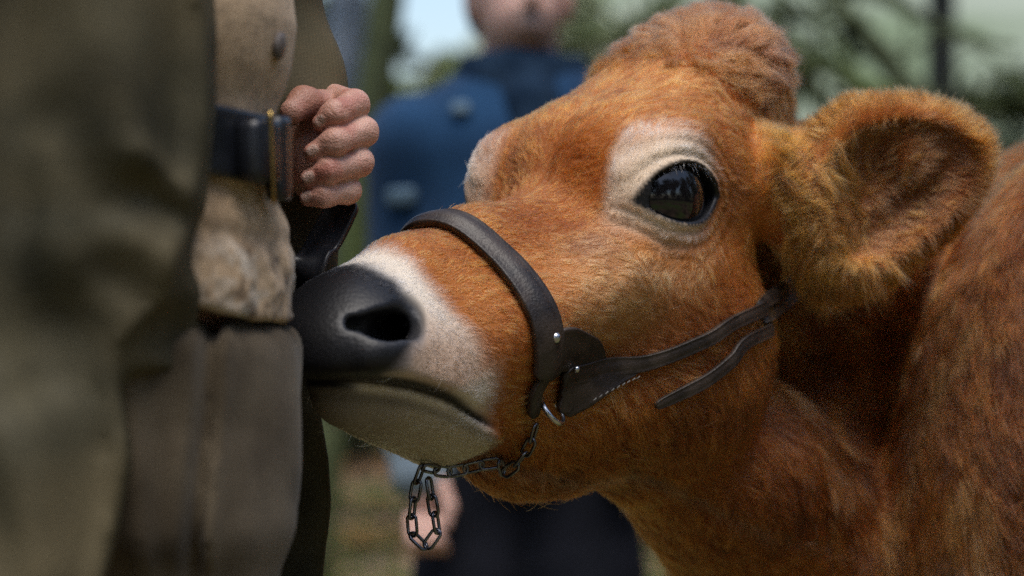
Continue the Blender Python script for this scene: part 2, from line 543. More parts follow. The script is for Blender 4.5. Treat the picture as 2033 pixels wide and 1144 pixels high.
def sd_head(q):
    s = q.copy(); s[:, 1] = np.sqrt(q[:, 1] ** 2 + 1e-6)
    d = d_ell(s, (-.065, 0, -.010), (.105, .088, .074))
    d = smin(d, d_ell(s, (-.155, 0, .022), (.055, .052, .055)), .03)
    d = smin(d, d_ell(s, (-.160, .0, .068), (.047, .053, .034)), .055)      # mound under the topknot
    d = smin(d, d_ell(s, (-.035, .02, .024), (.080, .060, .044)), .03)      # forehead
    d = smin(d, d_ell(s, (-.115, .0, .052), (.062, .058, .034)), .035)
    d = smin(d, d_ell(s, (.006, .0655, .004), (.049, .0330, .040)), .022)     # orbit
    d = smin(d, d_ell(s, (-.006, .070, .034), (.036, .024, .016)), .016)     # brow
    d = smin(d, d_chain(s, [(.05, 0, -.028), (.14, 0, -.022), (.21, 0, -.026), (.265, 0, -.036)], [.042, .037, .037, .036], .02), .035)
    d = smin(d, d_cap(s, (.02, .045, -.055), (.19, .034, -.060), .044, .036), .03)   # maxilla
    d = smin(d, d_cap(s, (.06, .066, -.045), (.15, .052, -.062), .018, .014), .022)  # facial crest
    d = smin(d, d_ell(s, (-.020, .055, -.120), (.085, .042, .080)), .04)    # masseter
    d = smin(d, d_cap(s, (-.02, .042, -.158), (.20, .016, -.100), .040, .030), .035)  # jaw
    d = smin(d, d_ell(s, (.055, 0, -.153), (.115, .046, .053)), .04)        # throat
    d = smin(d, d_ell(s, (.17, 0, -.07), (.09, .056, .048)), .03)
    # muzzle
    d = smin(d, d_ell(s, (.272, 0, -.046), (.062, .061, .046)), .022)
    d = smin(d, d_ell(s, (.248, .030, -.076), (.056, .034, .038)), .02)     # upper lip
    d = smin(d, d_ell(s, (.286, .048, -.044), (.024, .012, .012)), .012)
    up = d
    f, u = s[:, 0], s[:, 2]
    mp = mouth_plane(f, u)
    front = sstep(.185, .215, f)
    up = np.where(front > 0, smax(up, -(mp + .004) * front - (1 - front) * .2, .014), up)
    lo = d_cap(s, (.279, .0, -.072), (.205, .0, -.113), .0265, .033)
    lo = smin(lo, d_cap(s, (.256, .022, -.081), (.20, .030, -.109), .021, .027), .016)
    lo = smax(lo, mp - .004, .010)
    d = smin(up, lo, .008)
    d = d + .0032 * np.exp(-(mp / .0036) ** 2) * sstep(.185, .215, f)
    # nostrils
    n = d_chain(s, NOSTRIL, NOSTRIL_R, .006)
    n = smin(n, d_cap(s, (.286, .044, -.033), (.240, .024, -.037), .012, .008), .006)
    d = smax(d, -n, .007)
    # tear trough
    d = smax(d, -d_cap(s, (.060, .0985, -.006), (.090, .088, -.030), .008, .005), .012)
    # eye opening with lids
    e = s - EYE_C.astype(np.float32)
    al = opening(e)
    ball = np.sqrt((e ** 2).sum(-1)) - EYE_R
    lid = smax(ball - .0036, -al, .0015)
    lid = np.where(e[:, 1] > 0, lid, 1)
    d = smin(d, lid, .008)
    ln_ = lens(e)
    d = d - np.where(e[:, 1] > 0, .0016 * np.cos(np.clip(ln_, 0, 1) * 2 * math.pi / .0105) * np.exp(-np.clip(ln_, 0, 1) / .011) * sstep(-.002, .003, ln_), 0)
    op = np.maximum(al, .006 - e[:, 1])
    d = smax(d, -op, .0025)
    d = d - .0016 * fbm(s * 26 + 4, 2) * sstep(.30, .24, f)
    return d


def sd_ear(q):
    s = q.copy(); s[:, 1] = np.abs(q[:, 1])
    x = (s - EAR_C) @ EAR_R.astype(np.float32)
    a, c, b = x[:, 0], x[:, 1], x[:, 2]
    w = 1 - 2.6 * np.clip(a, -.09, .09)
    y = np.stack([a, c - .25 * a * 0, (b + .018 * np.clip(-a / .08, 0, 1)) / w], -1)
    o = d_ell(y, (0, 0, 0), (.086, .030, .064))
    i = d_ell(y, (.008, .033, .001), (.074, .036, .052))
    d = smax(o, -i, .006)
    rid = d_cap(x, (-.05, -.008, -.03), (.045, -.002, .010), .008, .005)
    d = smin(d, rid, .012)
    d = smin(d, d_ell(x, (.030, .002, .012), (.016, .010, .020)), .010)
    base = d_cap(s, (-.115, .068, -.015), EAR_C + EAR_R @ np.array([-.060, -.008, -.004]), .040, .030)
    return smin(d, base, .02)


NK = dict(
    crest=[P(1560, 380, 2.08), P(1880, 575, 2.22), P(2080, 500, 2.33)],
    mid=[P(1585, 530, 2.14), P(1800, 670, 2.42), P(2150, 760, 2.46)],
    web=[P(1600, 800, 2.20), P(1760, 930, 2.36), P(1980, 1120, 2.40)],
    low=[P(1290, 885, 1.94), P(1450, 955, 2.03), P(1600, 1140, 2.13), P(1850, 1350, 2.2)])


def sd_body(p):
    d = d_chain(p, NK['crest'], [.050, .080, .10], .05)
    d = smin(d, d_chain(p, NK['mid'], [.085, .125, .18], .05), .08)
    d = smin(d, d_chain(p, NK['web'], [.085, .11, .14], .05), .08)
    d = smin(d, d_chain(p, NK['low'], [.050, .072, .10, .14], .05), .06)
    sh = P(2240, 1050, 2.07)
    d = smin(d, d_ell(p, sh, (.20, .17, .34)), .03)                               # near shoulder
    d = smin(d, d_ell(p, sh + np.array([0, .34, 0]), (.19, .16, .30)), .05)
    d = smin(d, d_ell(p, (1.10, 2.42, .93), (.72, .29, .33)), .10)                 # barrel
    d = smin(d, d_ell(p, (1.72, 2.42, 1.00), (.26, .25, .24)), .08)                # rump
    for x, yy in ((.56, 2.24), (.60, 2.58)):
        d = smin(d, d_chain(p, [(x, yy, .75), (x + .01, yy, .47), (x + .02, yy, .12), (x + .01, yy, .05)], [.095, .055, .036, .042], .03), .05)
        d = smin(d, d_ell(p, (x - .02, yy, .045), (.065, .05, .05)), .02)
    for x, yy in ((1.74, 2.26), (1.70, 2.58)):
        d = smin(d, d_chain(p, [(x, yy, .85), (x - .06, yy, .62), (x + .12, yy, .42), (x + .07, yy, .08)], [.15, .08, .045, .040], .03), .05)
        d = smin(d, d_ell(p, (x + .04, yy, .045), (.065, .05, .05)), .02)
    d = smin(d, d_chain(p, [(1.93, 2.42, 1.12), (2.02, 2.42, .98), (2.03, 2.42, .45)], [.035, .022, .03], .02), .02)
    return d


def sd_cow(p):
    q = to_head(p)
    near = (q ** 2).sum(-1) < .45 ** 2
    d = sd_body(p)
    if near.any():
        qn = q[near]
        hd = smin(sd_head(qn), sd_ear(qn), .012) * HS
        # folds of the neck behind the jaw
        d[near] = smin(d[near], hd, .030)
    return d


SPLIT = 0.47           # in front of this x the mesh is fine
Vh, Qh = isosurface(sd_cow, (-.24, 1.50, .62), (SPLIT + .012, 2.62, 1.40), .0027, B=6)
Vb, Qb = isosurface(sd_cow, (SPLIT - .02, 2.02, -.02), (2.20, 2.82, 1.42), .014, B=4, newton=1)


def coat_colour(p):
    """Coat colour by place on the body, with neck and jaw shade mixed in."""
    q = to_head(np.asarray(p, np.float32)); f, l, u = q[:, 0], np.abs(q[:, 1]), q[:, 2]
    n = fbm(p * 22, 3); n2 = fbm(p * 60 + 9, 2); n3 = fbm(p * 7 + 3, 2)
    c = np.tile(np.array([.37, .120, .023], np.float32), (len(p), 1))
    c = mixc(c, (.25, .070, .012), sstep(-.1, .4, n3) * .85)
    # redder coat on neck and lower jaw, darkened further to stand for shade
    red_shade = sstep(-.10, -.19, u + .25 * np.minimum(f + .02, 0)) * .8
    red_shade = np.maximum(red_shade, sstep(-.09, -.22, f) * (1 - sstep(.0, .05, u)) * .9)
    c = mixc(c, (.150, .040, .007), red_shade)
    c = mixc(c, (.070, .018, .004), red_shade * sstep(-.1, .35, n) * .85)
    # paler cheek below the eye
    ck = np.exp(-(((f - .085) / .055) ** 2 + ((u + .055) / .035) ** 2)) * sstep(.03, .06, l)
    c = mixc(c, (.52, .28, .115), ck * .75)
    # poll
    pl = np.exp(-(((f + .16) / .07) ** 2 + ((u - .09) / .05) ** 2))
    c = mixc(c, (.34, .125, .055), pl * .9)
    # pale ring round the eye
    e = q - EYE_C.astype(np.float32); e[:, 1] = l - EYE_C[1]
    er = np.sqrt((e[:, 0] - .010) ** 2 * .85 + (e[:, 2] - .004) ** 2)
    er = np.sqrt((e[:, 0] - .012) ** 2 * .75 + (e[:, 2] - .010) ** 2)
    ring = (1 - sstep(.021, .049, er + n * .011)) * sstep(.045, .065, l) * (1 - .45 * sstep(-.018, -.045, e[:, 0])) * .92
    c = mixc(c, (.68, .55, .41), ring * np.where(q[:, 1] < 0, .6, 1))
    tear = np.exp(-(((f - .088) / .022) ** 2 + ((u + .016) / .012) ** 2)) * sstep(.04, .06, l)
    c = mixc(c, (.14, .06, .03), tear * .75)
    back = np.exp(-(((f + .050) / .020) ** 2 + ((u + .012) / .02) ** 2)) * sstep(.05, .07, l)
    c = mixc(c, (.20, .08, .03), back * .6)
    # muzzle
    low = sstep(-.004, -.012, mouth_plane(f, u))
    white = sstep(.222, .244, f + .012 * n + .014 * sstep(-.01, -.06, u)) * sstep(-.09, -.04, -l - .0 * u) * 1.0
    white = np.maximum(white, sstep(.200, .222, f + .01 * n) * sstep(-.06, -.09, u))
    c = mixc(c, (.72, .63, .52), white)
    edge = .266 + .033 * sstep(-.020, -.058, u)
    sp = sstep(edge - .014, edge + .003, f + .010 * n + .006 * n2)
    c = mixc(c, (.22, .23, .25), sstep(edge - .020, edge - .002, f + .008 * n + .014 * n2) * .6 * (1 - low))
    c = mixc(c, (.0075, .0075, .009), sp)
    s = q.copy(); s[:, 1] = l
    nd = np.minimum(d_chain(s, NOSTRIL, NOSTRIL_R), d_cap(s, (.286, .044, -.033), (.240, .024, -.037), .015, .011))
    c = mixc(c, (.018, .019, .023), (1 - sstep(.001, .008, nd)) * (1 - low))
    c = mixc(c, (.008, .007, .007), (1 - sstep(-.004, .002, nd)) * (1 - low))
    # lower lip: dull olive grey
    c = mixc(c, (.48, .40, .29), low * sstep(.185, .215, f))
    c = mixc(c, (.22, .185, .145), low * sstep(.235, .295, f + .02 * n) * .85)
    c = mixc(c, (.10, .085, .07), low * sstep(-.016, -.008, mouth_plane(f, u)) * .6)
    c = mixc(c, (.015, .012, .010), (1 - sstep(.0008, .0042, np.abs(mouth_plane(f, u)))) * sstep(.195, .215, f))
    # inside of the ear: dark skin
    x = (s - EAR_C) @ EAR_R.astype(np.float32)
    inear = sstep(.062, .04, np.sqrt((x[:, 0] / 1.2) ** 2 + x[:, 2] ** 2)) * sstep(-.028, -.012, x[:, 1]) * (1 - sstep(.012, .022, x[:, 1])) * sstep(-.08, -.05, x[:, 0])
    c = mixc(c, (.20, .085, .035), inear * .6)
    return c


def eye_edge(p):
    """Distance in front of the lid edge, in head units (small = black rim)."""
    q = to_head(np.asarray(p, np.float32)); s = q.copy(); s[:, 1] = np.abs(q[:, 1])
    e = s - EYE_C.astype(np.float32)
    al = lens(e)
    return np.where(e[:, 1] > -.014, al, 1)


def skin_colour(p):
    c = coat_colour(p)
    k = eye_edge(p)
    c = mixc(c, (.010, .010, .012), 1 - sstep(-.0002, .0022, k))
    return c


m_skin, t, b = nmat('cow_skin')
at = t.nodes.new('ShaderNodeAttribute'); at.attribute_name = 'col'
tc = t.nodes.new('ShaderNodeTexCoord')
nz = t.nodes.new('ShaderNodeTexVoronoi'); nz.inputs['Scale'].default_value = 330
n2 = t.nodes.new('ShaderNodeTexNoise'); n2.inputs['Scale'].default_value = 220; n2.inputs['Detail'].default_value = 4
bp = t.nodes.new('ShaderNodeBump'); bp.inputs['Strength'].default_value = .16; bp.inputs['Distance'].default_value = .0010
ad = t.nodes.new('ShaderNodeMath'); ad.operation = 'ADD'
t.links.new(tc.outputs['Object'], nz.inputs['Vector']); t.links.new(tc.outputs['Object'], n2.inputs['Vector'])
t.links.new(nz.outputs['Distance'], ad.inputs[0]); t.links.new(n2.outputs['Fac'], ad.inputs[1])
t.links.new(ad.outputs[0], bp.inputs['Height']); t.links.new(bp.outputs['Normal'], b.inputs['Normal'])
t.links.new(at.outputs['Color'], b.inputs['Base Color'])
rr = t.nodes.new('ShaderNodeMapRange'); rr.inputs[1].default_value = .02; rr.inputs[2].default_value = .12; rr.inputs[3].default_value = .44; rr.inputs[4].default_value = .85
bw = t.nodes.new('ShaderNodeRGBToBW'); t.links.new(at.outputs['Color'], bw.inputs[0]); t.links.new(bw.outputs[0], rr.inputs[0]); t.links.new(rr.outputs[0], b.inputs['Roughness'])
b.inputs['Specular IOR Level'].default_value = .35

Vc = np.concatenate([Vh, Vb]); Qc = np.concatenate([Qh, Qb + len(Vh)])
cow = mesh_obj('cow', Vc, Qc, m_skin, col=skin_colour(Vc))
tag(cow, 'brown cow with pale eye rings and black nose wearing a leather halter', 'cow')

# eyes
m_eye, t, b = nmat('eye_dark')
b.inputs['Base Color'].default_value = (.006, .005, .006, 1)
b.inputs['Roughness'].default_value = .02
b.inputs['Coat Weight'].default_value = .4
b.inputs['Coat Roughness'].default_value = .015
b.inputs['Specular IOR Level'].default_value = .45


def uv_ball(c, r, nu=40, nv=24, ax=None):
    th = np.linspace(0, math.pi, nv); ph = np.linspace(0, 2 * math.pi, nu, endpoint=False)
    V = np.array([[math.sin(a) * math.cos(b_), math.sin(a) * math.sin(b_), math.cos(a)] for a in th for b_ in ph]) * r
    V = V + np.asarray(c)
    Fc = [[i * nu + k, (i + 1) * nu + k, (i + 1) * nu + (k + 1) % nu, i * nu + (k + 1) % nu] for i in range(nv - 1) for k in range(nu)]
    return V, Fc


for sgn in (1, -1):
    c = to_world(EYE_C * np.array([1, sgn, 1]))
    V, Fc = uv_ball(c, EYE_R * HS)
    mesh_obj('eye', V, Fc, m_eye, cow)

# ---------------------------------------------------------------- fur
def make_fur(name, roots, N, comb, length, colr, radius, parent, lift=.45, npts=6, curl=0.0, clump=.5, cscale=150., mat=None, seed=1):
    r = np.random.default_rng(seed)
    n = len(roots)
    roots = roots.astype(np.float32); N = N.astype(np.float32)
    T = comb - N * (comb * N).sum(-1, keepdims=True)
    T /= np.linalg.norm(T, axis=1, keepdims=True) + 1e-6
    B = np.cross(N, T)
    # clumps: a shared offset for hairs that root in the same cell
    cl = np.floor(roots * cscale + r.random((n, 3)) * .35).astype(np.int64)
    hsh = (cl[:, 0] * 73856093) ^ (cl[:, 1] * 19349663) ^ (cl[:, 2] * 83492791)
    hr = np.stack([((hsh * k + 12345) % 10007) / 10007. for k in (7919, 104729, 1299709)], -1) * 2 - 1
    cc = (cl + .5) / cscale
    side = fbm(roots * 30 + 2, 2) * .9 + fbm(roots * 90, 2) * .6
    d0 = T + B * (side + .45 * hr[:, 0] + .15 * r.normal(size=n))[:, None]
    d0 /= np.linalg.norm(d0, axis=1, keepdims=True)
    lf = np.clip(lift * (1 + .6 * hr[:, 1] + .3 * r.normal(size=n)), .06, 2.5)
    dirv = d0 + N * lf[:, None]
    dirv /= np.linalg.norm(dirv, axis=1, keepdims=True)
    Ln = length * (.72 + .4 * r.random(n) + .18 * hr[:, 2])
    tt = np.linspace(0, 1, npts, dtype=np.float32)
    pos = np.empty((n, npts, 3), np.float32)
    tip_pull = (cc - roots) - N * ((cc - roots) * N).sum(-1, keepdims=True)
    ph = r.random(n) * 6.28
    for i, s in enumerate(tt):
        q = roots + dirv * (Ln * s)[:, None]
        q -= N * (Ln * lf * .40 * s * s)[:, None] * np.minimum(1, 1)
        q += tip_pull * (clump * s)
        if curl:
            q += (np.sin(ph + s * 7)[:, None] * B + np.cos(ph + s * 7)[:, None] * N) * (curl * Ln * s)[:, None]
        pos[:, i] = q
    pos[:, 0] -= N * .0008
    hc = bpy.data.hair_curves.new(name)
    hc.add_curves([npts] * n)
    hc.attributes['position'].data.foreach_set('vector', pos.ravel())
    ra = hc.attributes.get('radius') or hc.attributes.new('radius', 'FLOAT', 'POINT')
    prof = np.array([1.0, 1.0, .9, .75, .5, .15][:npts], np.float32)
    rad = (radius * (.8 + .4 * r.random(n)))[:, None] * prof[None]
    ra.data.foreach_set('value', rad.astype(np.float32).ravel())
    ca = hc.attributes.new('col', 'FLOAT_COLOR', 'CURVE')
    c4 = np.ones((n, 4), np.float32)
    var = (1 + .26 * r.normal(size=n) + .32 * hr[:, 1])
    c4[:, :3] = np.clip(colr * np.clip(var, .45, 1.7)[:, None], .002, .9)
    ca.data.foreach_set('color', c4.ravel())
    hc.materials.append(mat)
    o = link(name, hc, parent)
    return o


m_fur = bpy.data.materials.new('fur')
m_fur.use_nodes = True
t = m_fur.node_tree
for n_ in list(t.nodes): t.nodes.remove(n_)
mo = t.nodes.new('ShaderNodeOutputMaterial')
hb = t.nodes.new('ShaderNodeBsdfHairPrincipled')
hb.parametrization = 'COLOR'
hb.inputs['Roughness'].default_value = .38
hb.inputs['Radial Roughness'].default_value = .55
hb.inputs['Random Roughness'].default_value = .3
hb.inputs['IOR'].default_value = 1.42
at = t.nodes.new('ShaderNodeAttribute'); at.attribute_name = 'col'
t.links.new(at.outputs['Color'], hb.inputs['Color'])
t.links.new(hb.outputs[0], mo.inputs['Surface'])


def sample_mesh(V, Q, weight, n, seed):
    """n points on a quad mesh, thinned by a per-vertex weight."""
    r = np.random.default_rng(seed)
    T = np.concatenate([Q[:, [0, 1, 2]], Q[:, [0, 2, 3]]])
    a, b_, c_ = V[T[:, 0]], V[T[:, 1]], V[T[:, 2]]
    ar = np.linalg.norm(np.cross(b_ - a, c_ - a), axis=1) * weight[T].mean(1)
    k = r.choice(len(T), n, p=ar / ar.sum())
    u = r.random(n); v = r.random(n); m = u + v > 1; u[m] = 1 - u[m]; v[m] = 1 - v[m]
    return (a[k] + (b_ - a)[k] * u[:, None] + (c_ - a)[k] * v[:, None]).astype(np.float32)


def comb_dir(p, N):
    q = to_head(p); f, l, u = q[:, 0], q[:, 1], q[:, 2]
    al = np.abs(l)
    d = np.zeros_like(q)
    # face: back and outwards from the nose; ripple round the brow
    d[:, 0] = -1.0; d[:, 2] = -.55 * sstep(.02, .07, al) - .2; d[:, 1] = np.sign(l) * .35
    e0, e2 = f - EYE_C[0], u - EYE_C[2]
    rr_ = np.sqrt(e0 ** 2 + e2 ** 2) + 1e-6
    w = np.exp(-(rr_ / .075) ** 2) * sstep(.03, .06, al)
    rad = np.stack([e0 / rr_, 0 * e0, e2 / rr_], -1); tan = np.stack([-e2 / rr_, 0 * e0, e0 / rr_], -1)
    d = d * (1 - w)[:, None] + (rad * .7 + tan * .8) * (w * 1.3)[:, None]
    # jaw and throat hang down
    jw = sstep(-.10, -.16, u)
    d = d * (1 - jw)[:, None] + np.array([-.35, 0, -1.0]) * jw[:, None]
    # forehead: forwards and down from the poll
    fh = sstep(-.05, -.11, f) * sstep(.02, .06, u)
    d = d * (1 - fh)[:, None] + np.stack([.9 + 0 * l, np.sign(l) * .5 + l * 4, .25 + 0 * l], -1) * fh[:, None]
    dw = d @ HM.T
    # ears: from the base to the tip and outwards
    s = q.copy(); s[:, 1] = al
    x = (s - EAR_C) @ EAR_R.astype(np.float32)
    ie = (np.abs(x[:, 0]) < .10) & (np.abs(x[:, 2]) < .085) & (np.abs(x[:, 1]) < .05) & (sd_ear(q) < .004)
    le = np.stack([.55 + 0 * f, 0 * f, x[:, 2] / .06 - .35], -1) @ EAR_R.T
    le[:, 1] *= np.sign(l)
    dw[ie] = (le @ HM.T)[ie]
    # neck and body: down and back
    nb = ((f < -.13) | (p[:, 0] > .26)) & ~ie & (u < .05)
    bd = np.tile(np.array([.45, .1, -1.0]), (len(p), 1))
    dw[nb] = bd[nb]
    return dw.astype(np.float32), ie, nb


Vn = grad(sd_cow, Vh); Vn /= np.linalg.norm(Vn, axis=1, keepdims=True) + 1e-9
qh = to_head(Vh)
tow = (Vn * (np.array([0, 0, CAM_Z], np.float32) - Vh)).sum(-1)
bare = (sstep(.285, .262, qh[:, 0] + .012 * fbm(Vh * 22, 2))) * np.where(qh[:, 0] > .20, sstep(.003, .007, np.abs(mouth_plane(qh[:, 0], qh[:, 2]))), 1) * sstep(.004, .009, d_chain(np.abs(qh * np.array([1, 1, -1], np.float32)) * np.array([1, 1, -1], np.float32) if False else np.stack([qh[:, 0], np.abs(qh[:, 1]), qh[:, 2]], -1), NOSTRIL, NOSTRIL_R)) * sstep(.0010, .0035, eye_edge(Vh))
w = bare * np.where(tow > -.35, 1.0, .30) * np.where(Vh[:, 0] > .44, .5, 1) * np.where(Vh[:, 2] < .74, .4, 1)
n_fur = 420000
R0 = sample_mesh(Vh, Qh, w, n_fur, 5)
Nr = grad(sd_cow, R0); Nr /= np.linalg.norm(Nr, axis=1, keepdims=True) + 1e-9
cb, ie, nb = comb_dir(R0, Nr)
q0 = to_head(R0); f0, l0, u0 = q0.T
ln = np.full(len(R0), .0088)
ln = np.where(f0 > .20, .0055, ln); ln = np.where(f0 > .245, .0035, ln)
ln = np.where((u0 < -.10) & (f0 < .19), .016, ln)
ln = np.where(nb, .030, ln)
er0 = np.sqrt((f0 - EYE_C[0]) ** 2 + (u0 - EYE_C[2]) ** 2)
ln = np.where((er0 < .05) & (np.abs(l0) > .05), .0065, ln)
tp = np.exp(-(((f0 + .165) / .065) ** 2 + ((u0 - .085) / .05) ** 2))
ln = ln + .016 * tp
ln = np.where(ie, .017, ln)
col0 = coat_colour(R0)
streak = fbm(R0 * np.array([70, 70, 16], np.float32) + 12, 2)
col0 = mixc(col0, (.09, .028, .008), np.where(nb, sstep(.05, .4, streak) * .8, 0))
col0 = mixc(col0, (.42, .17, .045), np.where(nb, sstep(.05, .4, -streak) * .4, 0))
Tc = cb / (np.linalg.norm(cb, axis=1, keepdims=True) + 1e-6)
rel = R0 - np.array([.10, 1.80, CAM_Z], np.float32)
rel = rel - Tc * (rel * Tc).sum(1, keepdims=True) * .86
st1 = fbm(rel * 150 + 7, 2); st2 = fbm(rel * 60 + 31, 2)
col0 = col0 * (1 + .55 * st1 + .35 * st2)[:, None].clip(.4, 1.7)
ln = np.where(~nb & ~ie, ln * (1 + .3 * st1), ln)
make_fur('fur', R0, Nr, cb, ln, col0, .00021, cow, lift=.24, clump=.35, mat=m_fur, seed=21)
# topknot: longer curly hair
wt = np.exp(-(((qh[:, 0] + .160) / .055) ** 2 + ((qh[:, 2] - .095) / .040) ** 2)) * (np.abs(qh[:, 1]) < .10)
R1 = sample_mesh(Vh, Qh, np.where(wt > .12, wt, 0), 52000, 6)
N1 = grad(sd_cow, R1); N1 /= np.linalg.norm(N1, axis=1, keepdims=True) + 1e-9
q1 = to_head(R1)
sw = np.stack([vnoise(R1 * 24 + 3), vnoise(R1 * 24 + 40), vnoise(R1 * 24 + 80)], -1)
cb1 = (np.stack([.75 + 0 * q1[:, 0], q1[:, 1] * 6, -.15 + 0 * q1[:, 0]], -1) @ HM.T + sw * 3.2).astype(np.float32)
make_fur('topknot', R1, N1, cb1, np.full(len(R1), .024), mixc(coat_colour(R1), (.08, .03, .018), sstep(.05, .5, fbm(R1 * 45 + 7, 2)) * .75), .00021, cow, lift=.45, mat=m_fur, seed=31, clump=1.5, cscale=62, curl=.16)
# ear: long hair hanging from the front margin and over the opening, fringe on the rim
xe_ = qh.copy(); xe_[:, 1] = np.abs(xe_[:, 1]); xe_ = (xe_ - EAR_C) @ EAR_R.astype(np.float32)
dist_ear = sd_ear(qh)
on = (dist_ear < .004)
wf = on * np.where(xe_[:, 0] < -.015, 1, .18) * (xe_[:, 0] < .05) * (xe_[:, 0] > -.085) * (xe_[:, 1] > -.026) * (xe_[:, 2] > -.055)
R2 = sample_mesh(Vh, Qh, wf.astype(float), 42000, 8)
N2 = grad(sd_cow, R2); N2 /= np.linalg.norm(N2, axis=1, keepdims=True) + 1e-9
sgn2 = np.sign(to_head(R2)[:, 1])
cb2 = np.tile(np.array([.12, -.25, -1.0], np.float32), (len(R2), 1)) + sstep(-.03, .03, ((to_head(R2) * np.stack([np.ones(len(R2)), np.sign(to_head(R2)[:, 1]), np.ones(len(R2))], -1) - EAR_C) @ EAR_R)[:, 0])[:, None] * np.array([-.8, 0, .5]) + .35 * np.stack([vnoise(R2 * 40), vnoise(R2 * 40 + 9), vnoise(R2 * 40 + 33)], -1)
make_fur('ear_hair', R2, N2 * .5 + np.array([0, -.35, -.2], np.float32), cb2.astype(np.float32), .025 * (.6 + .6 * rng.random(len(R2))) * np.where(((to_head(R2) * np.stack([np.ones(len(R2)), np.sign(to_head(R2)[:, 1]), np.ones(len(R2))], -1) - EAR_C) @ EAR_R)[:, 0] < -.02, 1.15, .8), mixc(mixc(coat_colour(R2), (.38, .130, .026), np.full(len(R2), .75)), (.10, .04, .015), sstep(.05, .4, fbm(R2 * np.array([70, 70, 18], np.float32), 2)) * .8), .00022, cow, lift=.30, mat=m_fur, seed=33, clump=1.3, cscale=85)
wr_ = on * (np.abs(np.sqrt((xe_[:, 0] / .086) ** 2 + (xe_[:, 2] / .066) ** 2) - 1) < .22) * (xe_[:, 0] > -.07)
R3 = sample_mesh(Vh, Qh, wr_.astype(float), 36000, 9)
N3 = grad(sd_cow, R3); N3 /= np.linalg.norm(N3, axis=1, keepdims=True) + 1e-9
q3 = to_head(R3); s3 = q3.copy(); s3[:, 1] = np.abs(s3[:, 1]); x3 = (s3 - EAR_C) @ EAR_R.astype(np.float32)
o3 = np.stack([x3[:, 0] / .086, 0 * x3[:, 0], x3[:, 2] / .066], -1) @ EAR_R.T; o3[:, 1] *= np.sign(q3[:, 1])
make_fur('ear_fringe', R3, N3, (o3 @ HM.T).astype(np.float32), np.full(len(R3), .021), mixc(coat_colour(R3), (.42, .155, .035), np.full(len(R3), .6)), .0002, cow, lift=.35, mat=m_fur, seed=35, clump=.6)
sel = rng.choice(len(R0), 4000, replace=False)
sel = sel[f0[sel] < .19]
make_fur('stray_hair', R0[sel], Nr[sel], cb[sel] + .6 * rng.normal(size=(len(sel), 3)).astype(np.float32), ln[sel] * 1.35 + .002, col0[sel] * 1.15, .00017, cow, lift=.5, mat=m_fur, seed=51, clump=.2)
# eyelashes and whiskers
LR, LN, LC = [], [], []
for sg_ in (1, -1):
    for k in range(110):
        a = -.030 + .066 * k / 109
        best = None
        for tt_ in np.linspace(.004, .034, 25):
            e = np.array([[a, .03, tt_]])
            v = float(lens(e)[0])
            if v > .0005: best = tt_; break
        if best is None: continue
        q = np.array([EYE_C[0] + a, EYE_C[1] + math.sqrt(max(.0003, (EYE_R + .003) ** 2 - a * a - best * best)), EYE_C[2] + best]) * np.array([1, sg_, 1])
        LR.append(to_world(q)); LN.append((np.array([a * 4, sg_ * 1.0, .35]) @ HM.T)); LC.append(np.array([.25 * a / .03, sg_ * .4, -.35]) @ HM.T)
LR, LN, LC = np.array(LR), np.array(LN), np.array(LC); LN /= np.linalg.norm(LN, axis=1, keepdims=True)
make_fur('eyelashes', LR, LN, LC.astype(np.float32), np.full(len(LR), .013), np.tile(np.array([.55, .45, .36]), (len(LR), 1)), .00022, cow, lift=.9, mat=m_fur, seed=41, clump=.1)
R4 = sample_mesh(Vh, Qh, ((qh[:, 0] > .225) & (qh[:, 0] < .30) & (qh[:, 2] < -.055)).astype(float), 70, 12)
N4 = grad(sd_cow, R4); N4 /= np.linalg.norm(N4, axis=1, keepdims=True) + 1e-9
make_fur('whiskers', R4, N4, np.tile(HF * .5 + np.array([0, 0, -.6]), (len(R4), 1)).astype(np.float32), .010 + .012 * rng.random(len(R4)), np.tile(np.array([.5, .45, .38]), (len(R4), 1)), .00013, cow, lift=.7, mat=m_fur, seed=42, clump=0)
print('fur', len(R0), 'verts', len(Vh))

# ---------------------------------------------------------------- the halter on the head
def hit(fn, px, py, y0=1.35, y1=2.5, off=0.0):
    """First point of a surface in a viewing direction (used to lay straps on it)."""
    d = np.array([(px - 1016.5) / F_PX, 1, (572 - py) / F_PX], np.float32)
    o = np.array([0, 0, CAM_Z], np.float32)
    t = y0
    for _ in range(120):
        v = float(fn((o + d * np.float32(t))[None])[0]) - off
        if v < 2e-4: break
        t += max(v * .7, 3e-4)
        if t > y1: break
    return o + d * t


def snap(fn, p, off, it=6):
    p = np.asarray(p, np.float32).copy()
    for _ in range(it):
        d = fn(p) - off; g = grad(fn, p, 2e-3)
        p -= d[:, None] * g / ((g ** 2).sum(-1, keepdims=True) + .02)
    g = grad(fn, p, 4e-3); g /= np.linalg.norm(g, axis=1, keepdims=True) + 1e-9
    return p, g


